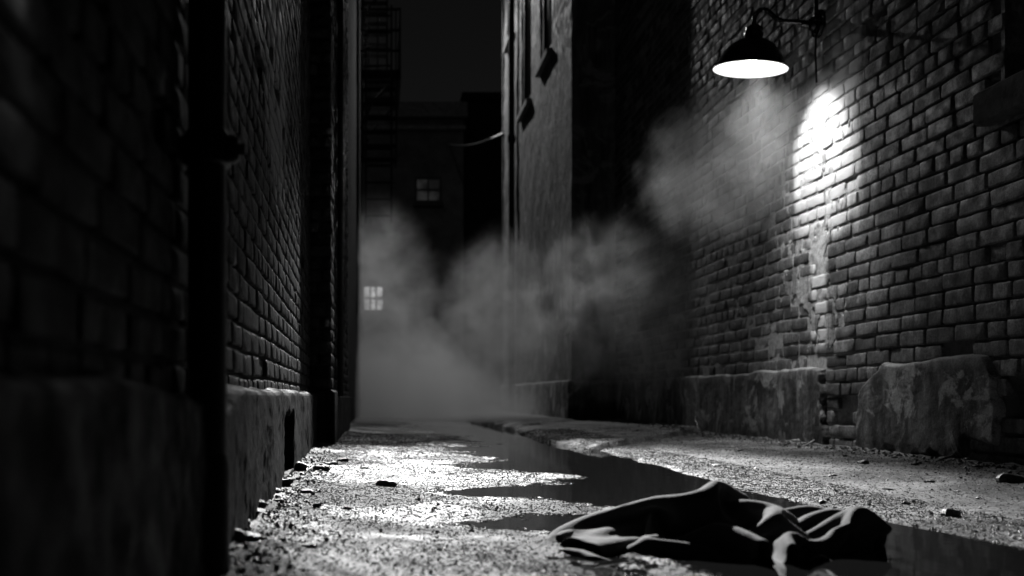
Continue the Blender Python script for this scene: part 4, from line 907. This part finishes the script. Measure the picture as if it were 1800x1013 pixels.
COAT_Z = [
8,8,8,18,29,43,37,25,17,11,9,8,8,8,8,8,8,8,8,8,8,8,8,8,8,8,8,22,53,84,97,96,66,33,8,10,40,56,85,82,52,23,8,8,15,38,35,13,8,8,8,8,8,8,8,8,8,8,8,8,
8,8,25,44,49,47,33,17,9,8,8,8,8,8,8,8,8,8,8,8,8,8,8,8,8,8,8,32,61,93,103,95,64,31,8,10,39,55,86,93,69,40,14,8,9,24,22,8,8,8,8,8,8,8,8,8,8,8,8,8,
8,29,51,59,57,42,21,8,8,8,8,8,8,8,8,8,8,8,8,8,8,8,10,10,8,8,14,43,72,102,109,94,62,29,8,9,36,53,86,103,87,58,31,19,8,8,8,8,8,8,8,8,8,8,8,8,8,8,8,8,
31,50,59,53,46,26,12,8,8,8,8,8,8,8,8,8,12,14,18,22,28,34,35,32,15,8,23,53,83,109,112,92,59,27,8,8,33,50,83,108,104,78,53,42,21,8,8,8,8,8,8,8,8,8,8,8,8,8,8,8,
42,53,54,45,38,21,8,8,8,8,8,8,8,9,14,19,25,27,33,38,44,47,42,36,15,8,28,59,89,112,112,91,58,26,8,8,32,48,81,107,111,87,60,53,34,16,8,8,8,8,8,8,8,8,8,8,8,8,8,8,
48,41,35,28,24,14,8,8,8,10,9,13,22,32,42,51,57,60,66,70,68,59,42,30,9,15,41,70,101,117,113,88,55,24,8,8,28,43,76,100,111,104,79,66,61,43,22,10,8,8,8,8,8,8,8,8,8,8,8,8,
67,48,33,21,18,14,8,8,8,23,34,42,53,64,74,83,89,91,89,81,67,47,24,14,10,27,56,85,112,120,113,85,52,23,8,8,26,41,72,89,92,92,86,79,77,68,49,28,13,8,8,8,8,8,8,8,8,8,8,8,
93,75,54,35,27,15,8,8,14,36,46,63,78,92,105,110,104,98,82,64,44,23,9,8,20,45,72,101,122,121,112,82,50,24,8,8,25,41,67,74,66,61,50,47,60,73,70,56,37,21,16,10,8,8,8,8,8,8,8,8,
102,94,80,62,52,34,19,11,12,28,40,64,84,108,123,111,86,76,57,37,19,8,10,17,40,65,91,116,127,120,109,80,54,28,9,8,27,41,57,53,40,31,25,23,30,51,68,73,66,51,42,28,15,8,8,8,8,8,8,8,
92,96,93,85,78,62,45,30,19,24,32,55,84,113,121,90,61,49,29,15,8,8,25,37,63,88,110,124,126,116,108,88,64,37,11,8,26,36,41,27,15,11,10,10,11,24,47,67,78,78,73,58,41,24,11,8,8,8,8,8,
86,92,94,90,86,75,60,43,28,26,32,54,84,112,116,85,54,40,20,9,8,13,36,49,74,97,115,123,120,110,103,87,67,43,14,8,24,31,30,14,8,8,8,8,8,13,34,57,76,86,85,73,56,39,23,13,9,8,8,8,
80,82,87,90,90,88,83,71,55,41,39,51,77,106,109,82,49,34,9,8,9,31,57,70,90,102,103,98,91,82,77,67,58,48,17,8,8,9,8,8,8,8,8,8,8,8,13,33,59,85,96,92,71,64,55,41,34,19,8,8,
81,83,85,87,87,88,89,88,83,71,63,62,79,100,103,73,53,42,11,8,18,47,68,75,80,77,70,66,63,54,46,32,25,22,24,19,15,13,8,8,8,8,8,8,8,8,8,19,40,67,82,104,86,73,68,66,62,49,34,17,
63,67,70,73,74,77,79,82,86,87,86,81,91,98,93,62,54,53,24,9,24,48,57,57,50,43,38,35,32,30,27,9,8,12,34,50,49,45,35,26,19,14,10,10,8,8,8,15,36,62,79,113,117,103,88,74,69,62,54,44,
30,34,38,42,44,48,52,56,60,63,63,59,65,74,76,62,68,68,43,21,21,34,30,25,17,13,10,8,8,8,10,24,25,30,39,52,63,66,65,60,51,43,35,37,31,15,8,14,36,64,79,109,129,128,119,103,94,77,60,47,
8,12,11,14,14,16,19,23,26,28,28,28,32,39,59,84,91,87,64,39,25,16,9,8,8,8,8,8,8,15,26,47,57,64,69,75,80,82,84,83,79,75,69,67,56,35,11,17,40,65,77,102,126,135,133,126,120,106,88,70,
8,8,8,8,8,8,9,11,13,14,14,15,21,35,61,91,101,98,75,50,34,19,11,9,8,8,8,8,9,22,31,48,64,76,86,93,98,99,100,99,96,91,85,80,63,36,14,22,44,69,81,107,127,132,131,127,124,114,100,85,
8,15,8,8,8,8,9,8,8,9,10,15,26,43,68,102,121,120,98,74,61,42,34,31,27,23,21,20,19,21,24,35,54,77,98,115,126,129,133,131,125,115,101,91,66,37,24,34,58,83,95,113,121,118,112,110,110,107,102,96,
8,8,12,15,17,20,27,30,28,28,30,37,49,64,80,112,139,141,120,97,82,73,66,64,60,56,52,49,46,44,43,43,49,64,85,108,130,139,150,151,138,117,98,89,68,45,34,52,74,90,97,106,102,91,83,80,80,79,75,71,
8,8,10,20,27,43,51,56,56,58,60,67,77,91,101,121,155,162,138,113,110,103,94,90,88,86,84,83,80,78,76,74,72,79,90,103,119,129,152,163,158,137,112,100,80,55,47,64,74,83,85,86,84,77,62,52,49,46,41,37,
8,8,18,34,42,53,63,68,71,75,78,86,100,114,120,124,159,176,153,131,125,125,125,124,121,119,118,116,112,109,108,107,105,106,117,125,131,133,143,163,168,157,133,120,95,71,52,49,55,59,61,73,77,70,52,33,27,20,13,8,
8,11,25,44,50,59,62,64,70,83,91,107,120,128,126,128,152,165,161,158,158,157,156,157,155,153,151,149,146,144,141,131,118,127,145,152,147,148,148,156,169,168,152,141,117,92,68,50,41,41,48,59,62,54,37,21,16,8,8,8,
8,12,29,46,52,60,63,65,76,92,100,116,125,133,134,131,147,159,173,176,175,172,172,173,173,170,167,165,164,160,155,137,127,141,154,162,157,155,154,157,166,171,159,149,127,103,79,56,41,38,42,47,51,43,28,18,13,8,9,15,
8,13,31,48,53,60,63,73,92,108,114,126,132,131,132,144,169,182,199,199,194,198,205,206,205,203,201,198,196,189,181,159,145,152,171,180,181,180,177,175,175,173,165,159,144,124,102,76,46,35,33,32,31,27,21,18,17,17,26,42,
8,15,30,45,50,57,65,83,99,114,119,123,127,129,145,168,189,195,201,209,221,231,233,232,229,228,228,226,224,215,206,186,167,166,184,190,191,190,187,184,179,171,161,155,143,129,112,86,58,52,50,47,44,40,36,34,33,37,53,71,
9,20,33,46,51,59,69,84,97,107,111,116,128,146,170,187,201,209,225,241,249,248,241,237,232,232,236,241,244,240,232,211,193,180,176,181,178,177,173,167,159,149,137,131,118,104,90,78,89,86,85,81,78,73,69,64,62,61,78,99,
19,31,43,53,58,68,77,87,96,107,113,129,149,172,191,211,230,238,251,254,250,239,226,221,213,213,222,238,253,258,254,233,216,194,176,159,148,146,142,135,127,118,107,101,88,77,71,84,99,103,104,104,103,101,98,96,95,96,99,110,
29,44,59,68,72,84,93,100,109,124,133,154,176,197,218,235,246,248,248,241,230,216,205,201,198,202,211,229,250,263,266,255,229,210,185,155,133,122,111,103,97,91,84,81,75,72,74,82,90,98,101,106,106,104,102,98,96,90,84,80,
28,48,65,76,82,93,103,111,120,136,146,166,188,208,226,238,243,243,239,229,217,205,197,194,198,203,214,230,246,260,265,262,239,214,192,161,130,118,99,90,83,75,67,65,62,61,64,71,79,87,91,96,97,94,90,85,82,76,68,62,
12,41,67,87,95,109,121,132,143,156,165,183,200,214,224,228,225,222,214,205,196,188,185,189,199,205,208,215,228,243,251,261,254,229,199,174,143,127,98,75,59,47,37,33,28,28,32,38,46,54,58,65,64,61,56,51,48,43,36,31,
8,21,51,76,87,105,121,136,149,162,169,183,194,203,208,208,205,203,196,189,181,175,175,179,189,196,200,201,203,216,225,241,249,241,215,185,157,143,113,84,62,46,31,25,14,8,8,13,20,29,33,41,46,43,41,38,36,32,25,16,
8,27,40,53,61,78,96,114,131,146,153,166,179,190,198,203,202,200,193,185,176,167,163,164,171,179,184,188,186,189,195,211,226,233,225,203,174,160,131,103,80,65,51,43,28,11,8,8,10,19,23,37,55,56,50,52,52,49,38,22,
31,51,63,57,59,64,75,87,102,117,124,139,153,164,174,181,186,186,185,181,174,167,160,157,154,156,161,164,166,165,167,181,197,211,217,210,190,177,147,121,105,93,78,71,53,30,8,8,8,21,29,50,71,75,73,75,73,62,41,14,
60,71,78,80,80,80,82,84,86,91,95,108,123,134,142,148,152,154,157,158,156,154,151,150,147,145,143,142,144,140,140,151,167,183,197,205,197,188,163,144,127,109,91,81,58,39,8,8,12,32,44,68,85,92,93,86,79,56,26,8,
63,70,76,79,81,86,89,90,87,83,83,94,113,126,134,138,138,138,139,140,141,141,140,140,138,136,134,132,129,126,126,137,153,168,183,197,196,189,170,151,131,109,87,75,50,33,8,8,19,41,54,77,94,101,98,85,74,46,18,8,
36,43,49,56,60,68,76,80,80,73,65,69,90,111,128,137,134,129,118,110,107,107,107,108,108,107,106,103,99,97,99,110,125,141,157,174,186,183,167,145,120,93,67,54,27,9,8,15,37,62,74,96,110,110,95,70,55,30,15,8,
9,13,18,23,27,37,45,49,50,51,46,47,66,84,101,112,115,112,105,96,87,81,79,78,77,75,73,70,67,69,73,88,106,125,146,168,172,166,146,122,98,73,48,35,10,8,13,34,59,84,96,113,116,102,76,51,42,33,33,34,
8,8,8,8,9,13,16,18,17,15,14,18,35,56,82,88,82,77,73,67,61,56,53,52,50,45,40,37,38,46,53,73,95,120,144,157,149,139,123,107,87,59,30,17,8,13,32,57,82,105,113,118,104,79,58,51,52,56,55,51,
8,8,8,8,8,8,8,8,8,8,8,8,28,56,82,80,59,50,42,35,28,23,20,19,17,14,12,13,19,31,41,64,88,113,132,133,119,114,115,102,73,43,19,12,14,31,55,79,101,115,115,101,78,63,62,63,61,55,44,32,
8,8,8,8,8,8,8,8,8,8,8,15,40,65,71,56,34,25,18,16,9,8,8,8,8,8,8,8,10,19,27,51,77,100,109,101,94,98,105,87,58,37,25,23,35,55,75,94,106,102,93,73,64,61,53,42,36,23,13,8,
8,8,8,8,8,8,8,8,8,8,8,21,47,64,63,43,22,16,14,22,8,8,8,8,8,8,8,8,8,13,20,43,70,90,95,86,84,91,95,77,56,45,34,33,42,64,81,95,100,88,79,64,60,50,38,25,19,11,8,8,
8,8,8,8,8,8,8,8,8,8,12,33,49,52,37,17,8,8,26,36,21,8,8,8,8,8,8,8,8,8,8,26,52,67,63,56,65,71,69,57,61,59,55,53,60,70,78,83,75,60,56,45,32,18,10,8,8,8,8,8,
8,8,8,8,8,8,8,8,8,12,19,31,37,29,12,8,8,8,34,48,36,13,8,8,8,8,8,8,8,8,8,9,32,39,31,28,40,41,34,30,32,37,42,44,50,55,58,56,44,32,27,14,8,8,8,8,8,8,8,8,
8,8,8,8,8,8,8,8,8,10,12,16,15,8,8,8,8,9,38,58,52,26,10,8,8,8,8,8,8,8,8,8,10,8,8,8,10,8,8,8,8,8,11,14,21,27,32,26,13,8,8,8,8,8,8,8,8,8,8,8,
]
P = np.stack([np.array(a_, float).reshape(44, 60) for a_ in (COAT_X, COAT_Y, COAT_Z)], -1)*0.0005
P[..., 2] *= 1 + 0.55*np.exp(-((P[..., 0]-0.31)/0.09)**2)
fx_ = P[..., 0]
P[..., 2] *= 1 - 0.36*sst(-0.03, -0.22, fx_) + 0.02*np.exp(-((fx_-0.06)/0.09)**2) - 0.12*sst(0.12, 0.20, fx_)
P[..., 0] = (P[..., 0])*0.865
P[..., 2] = P[..., 2] - 0.006
k = (np.arange(43)[:, None]*60 + np.arange(59)[None, :]).ravel()
t = NT('dark wool')
t.color(t.math('MULTIPLY', t.rng(t.noise(700, 3, 0.6), 0.3, 0.7, 0.5, 1.5), 0.038)); t.rough(0.85)
t.b.inputs['Sheen Weight'].default_value = 0.25; t.b.inputs['Sheen Roughness'].default_value = 0.5
t.bump(t.noise(900, 2, 0.5, stretch=(1, 1, 1)), 0.5, 0.001, t.bump(t.noise(45, 4, 0.6), 0.35, 0.004))
coat = quads_obj('coat', P.reshape(-1, 3), np.stack([k, k+1, k+61, k+60], -1), t.m, smooth=True)
coat.location = (0.672, 2.03, 0)
md = coat.modifiers.new('thickness', 'SOLIDIFY'); md.thickness = 0.004
md = coat.modifiers.new('smooth', 'SUBSURF'); md.levels = md.render_levels = 2
tag(coat, 'crumpled dark wool coat lying on the wet ground beside the puddle', 'coat')

# ------------------------------------------------------------------ loose stones, litter and gravel
def gpt(x, y):
    d = 525/(y-697)
    X = (x-670)*d/1750
    return X, d, float(ground_h(np.array([X]), np.array([d]))[0])
def rock(name, x, y, wpx, flat, mat, seed, label=None, group=None, hang=0.0):
    X, d, z = gpt(x, y)
    r_ = wpx*d/1750/2
    g_ = np.random.default_rng(seed)
    v = []; f = []
    NU, NVv = 11, 8
    ph = g_.random(6)*6.28
    for j in range(NVv):
        th = math.pi*(j+.5)/NVv
        for i in range(NU):
            a = 2*math.pi*i/NU
            rr = r_*(1+.18*math.sin(2*a+ph[0])+.14*math.sin(3*a+ph[1]+th)+.12*(g_.random()-.5))
            v.append((X+rr*math.sin(th)**.7*math.cos(a), d+rr*0.8*math.sin(th)**.7*math.sin(a), z+r_*flat*0.5+r_*flat*math.cos(th)*(1+.25*math.sin(a+ph[2]))))
    for j in range(NVv-1):
        for i in range(NU):
            f.append((j*NU+i, j*NU+NU+i, j*NU+NU+(i+1) % NU, j*NU+(i+1) % NU))
    f.append(tuple(range(NU))); f.append(tuple(range(NVv*NU-1, NVv*NU-NU-1, -1)))
    o_ = mesh_obj(name, v, f, mat, None, False)
    tag(o_, label or 'small dark stone lying loose on the wet alley ground', 'stone', group or 'loose stones on the alley ground')
    return o_
for k, (x, y, w, fl) in enumerate([(565, 842, 34, .5), (557, 908, 22, .6), (582, 832, 26, .4), (602, 820, 22, .4), (640, 834, 20, .3), (529, 845, 30, .7), (500, 872, 34, .5), (540, 884, 26, .35),
        (452, 925, 40, .5), (421, 950, 48, .55), (440, 980, 52, .45), (404, 985, 60, .6), (545, 984, 44, .3), (490, 905, 24, .5), (612, 905, 18, .4), (760, 868, 14, .4), (735, 886, 12, .5),
        (1486, 813, 12, .6), (1517, 826, 22, .5), (1608, 831, 18, .35), (1260, 824, 24, .25), (1301, 800, 14, .3), (1634, 859, 22, .3), (1593, 894, 18, .55), (1444, 889, 16, .6),
        (1463, 845, 20, .25), (1717, 838, 20, .4), (1560, 868, 22, .2), (1240, 812, 10, .4), (1700, 826, 14, .5), (1540, 806, 12, .5), (1378, 793, 12, .6), (1120, 770, 10, .5)]):
    rock('stone', x, y, w*.8, fl, M['rubble'], 400+k)
rock('stone', 468, 890, 50, .26, M['rubble'], 501, 'large flat dark stone at the foot of the near left wall, below the vent hole')
rock('brick_fragment', 682, 862, 34, .45, M['rubble'], 502, 'dark jagged lump alone in the middle of the bright wet ground')
rock('stone', 1774, 864, 40, .5, M['rubble'], 503, 'dark lump at the right edge of the ground before the broken plinth')
rock('brick_fragment', 1669, 912, 36, .5, M['rubble'], 504, 'black lump on the rough ground right of the coat')
rock('brick_fragment', 485, 838, 46, .9, M['stone'], 505, 'pale broken lump standing below the vent hole in the left plinth')
rock('litter_scrap', 1405, 789, 26, .22, M['litter'], 506, 'small white scrap of litter at the foot of the right plinth', 'litter by the right wall')['category'] = 'litter'
def strip(name, pts, w, label, cat):
    P_ = []
    for (x, y, h_) in pts:
        X, d, z = gpt(x, y); P_.append((X, d, z+h_))
    tag(MB().tube(P_, [w*.5]+[w]*(len(P_)-2)+[w*.4], 7).build(name, M['litter'] if cat == 'litter' else M['rubble'], autos=60), label, cat, 'litter by the right wall')
strip('litter_scrap', [(1411, 796, .006), (1420, 795, .01), (1430, 793, .014), (1437, 789, .026)], .004, 'curled pale strip of litter beside the gap in the right plinth', 'litter')
strip('twig', [(1646, 828, .008), (1660, 826, .012), (1670, 825, .010), (1679, 822, .016)], .005, 'short dark twig lying near the foot of the right wall', 'twig')
strip('weed_stem', [(1228, 771, .0), (1226, 768, .03), (1222, 767, .06), (1224, 766, .10)], .004, 'thin dead weed sticking up at the wall foot left of the plinth', 'weed')

gv = []; gf = []
g_ = np.random.default_rng(77)
def chips(n, fx, fy, smin, smax):
    D = fy(n); X = fx(D); Z = ground_h(X, D)
    for X_, d, z in zip(X, D, Z):
        if z < 0.0015: continue
        s_ = smin + (smax-smin)*g_.random()**3
        b_ = len(gv); qm, _r = np.linalg.qr(g_.normal(size=(3, 3)))
        sg = np.array([(i, j, k_) for i in (-1, 1) for j in (-1, 1) for k_ in (-1, 1)], float)
        p = sg*(np.array([.6, .5, .3]) + np.array([.5, .4, .4])*g_.random((8, 3)))*s_ @ qm.T + np.array([X_, d, z+s_*.25])
        gv.extend(p.tolist())
        for q in ((0,1,3,2), (4,6,7,5), (0,4,5,1), (2,3,7,6), (0,2,6,4), (1,5,7,3)): gf.append(tuple(i+b_ for i in q))
chips(1500, lambda D: -0.26-.025*np.minimum(D, 5.6)+.04+abs(g_.normal(size=len(D)))*.06, lambda n: 1.5+g_.random(n)**1.3*6, .0015, .006)
chips(1300, lambda D: 2.36-abs(g_.normal(size=len(D)))*.10, lambda n: 3.4+g_.random(n)*6, .002, .010)
chips(2600, lambda D: -0.2+g_.random(len(D))*2.5, lambda n: 1.6+g_.random(n)**1.6*7, .0012, .005)
tag(mesh_obj('gravel', gv, gf, M['rubble']), kind='stuff')

# wet chippings bedded in the asphalt: flat little faces, each lying at its own angle
NG = 170000
g_ = np.random.default_rng(5)
GX = -0.26 + g_.random(NG)*1.75; GY = 1.35 + g_.random(NG)**1.25*6.6
far = g_.random(NG) < 0.12
GX = np.where(far, 1.1+g_.random(NG)*1.25, GX)
GZ = ground_h(GX, GY)
ok = (GZ > -0.0025) & (vn(GX*2.4, GY*2.0, 205) + 0.5*vn(GX*9, GY*7, 206) + 0.45*g_.random(NG) > 0.57) 
GX, GY, GZ = GX[ok], GY[ok], GZ[ok]; NG = len(GX)
sz = (0.0010 + 0.0022*g_.random(NG)**2)*(0.7+0.10*GY)
tx = g_.normal(size=NG)*0.20; ty = g_.normal(size=NG)*0.20
an = g_.random(NG)*6.28
cs = []
for k in range(4):
    a_ = an + k*math.pi/2 + (g_.random(NG)-.5)*0.7
    rx = sz*np.cos(a_)*(0.8+.5*g_.random(NG)); ry = sz*np.sin(a_)*(0.8+.5*g_.random(NG))
    cs.append(np.stack([GX+rx, GY+ry, np.maximum(GZ, -.0005)+0.0012+rx*tx+ry*ty], -1))
GV = np.stack(cs, 1).reshape(-1, 3)
low = GV.copy(); low[:, 2] -= 0.006; low[:, :2] += (low[:, :2]-np.repeat(np.stack([GX, GY], -1), 4, 0))*0.4
base_ = np.arange(NG)*4; B2 = base_+4*NG
GQ = [np.stack([base_, base_+1, base_+2, base_+3], -1)]
for k in range(4):
    GQ.append(np.stack([base_+(k+1) % 4, base_+k, B2+k, B2+(k+1) % 4], -1))
t = NT('wet chipping'); t.color(0.03); t.rough(0.16); t.b.inputs['Specular IOR Level'].default_value = 0.75
tag(quads_obj('grit', np.concatenate([GV, low]), np.concatenate(GQ), t.m), kind='stuff')

# ------------------------------------------------------------------ steam
def steam(name, box, dens, scale, shape, label, aniso=0.35, amp=2.6, seed=0):
    """a closed box of uneven vapour; the cloud thins to nothing well inside its faces"""
    t = NT(name+' volume'); t.n.remove(t.b)
    out = [n for n in t.n if n.type == 'OUTPUT_MATERIAL'][0]
    pv = t.n.new('ShaderNodeVolumePrincipled')
    pv.inputs['Color'].default_value = (.95, .95, .95, 1); pv.inputs['Anisotropy'].default_value = aniso
    ms = t.node('ShaderNodeMapping'); ms.inputs['Location'].default_value = (seed, seed*1.7, seed*.3)
    t.L(t.pos, ms.inputs[0])
    n1 = t.noise(scale, 7, 0.66, vec=ms.outputs[0], dist=1.3)
    o_ = t.sep()
    m = shape(t, o_)
    k = t.math('ADD', t.math('MULTIPLY', m, 0.75), t.math('MULTIPLY', t.math('SUBTRACT', n1, 0.5), amp))
    k = t.rng(k, 0.10, 1.05, 0, 1, False)
    k = t.math('POWER', k, 1.35)
    k = t.math('MULTIPLY', k, t.rng(m, 0.0, 0.25))
    t.L(t.math('MULTIPLY', k, dens), pv.inputs['Density'])
    t.L(pv.outputs[0], out.inputs['Volume'])
    x0, x1, y0, y1, z0, z1 = box
    o2 = MB().box(x0, x1, y0, y1, z0, z1).build(name, t.m)
    tag(o2, label, 'steam', kind='stuff')
    return o2
def gauss(t, o, c, r):
    s = None
    for i in range(3):
        d = t.math('DIVIDE', t.math('SUBTRACT', o[i], c[i]), r[i]); d = t.math('MULTIPLY', d, d)
        s = d if s is None else t.math('ADD', s, d)
    return t.rng(s, 0.0, 1.0, 1.0, 0.0)
def shape_far(t, o):
    a = gauss(t, o, (0.1, 12.0, -0.2), (2.3, 3.2, 1.75))
    b = gauss(t, o, (1.30, 11.4, 1.0), (0.9, 2.2, 1.4))
    c = gauss(t, o, (-0.1, 12.2, 1.3), (1.1, 2.4, 1.6))
    return t.math('MINIMUM', t.math('MAXIMUM', t.math('MULTIPLY', a, 1.25), t.math('MULTIPLY', t.math('MAXIMUM', b, c), .56)), 1.0)
steam('steam_cloud', (-0.26, 1.90, 8.9, 15.1, 0.03, 2.95), 1.35, 2.0, shape_far, 'bank of pale steam rolling along the ground at the far end of the alley', amp=2.1, seed=3.1)
def shape_near(t, o):
    a = gauss(t, o, (2.02, 5.85, 1.64), (0.56, 0.95, 0.60))
    b = gauss(t, o, (1.80, 7.4, 0.95), (0.9, 1.6, 0.85))
    return t.math('MAXIMUM', a, t.math('MULTIPLY', b, 0.50))
steam('steam_plume', (0.9, 2.36, 4.8, 9.1, 0.1, 2.12), 0.42, 3.0, shape_near, 'thin wisp of steam drifting beneath the lit barn lamp', seed=1.0)
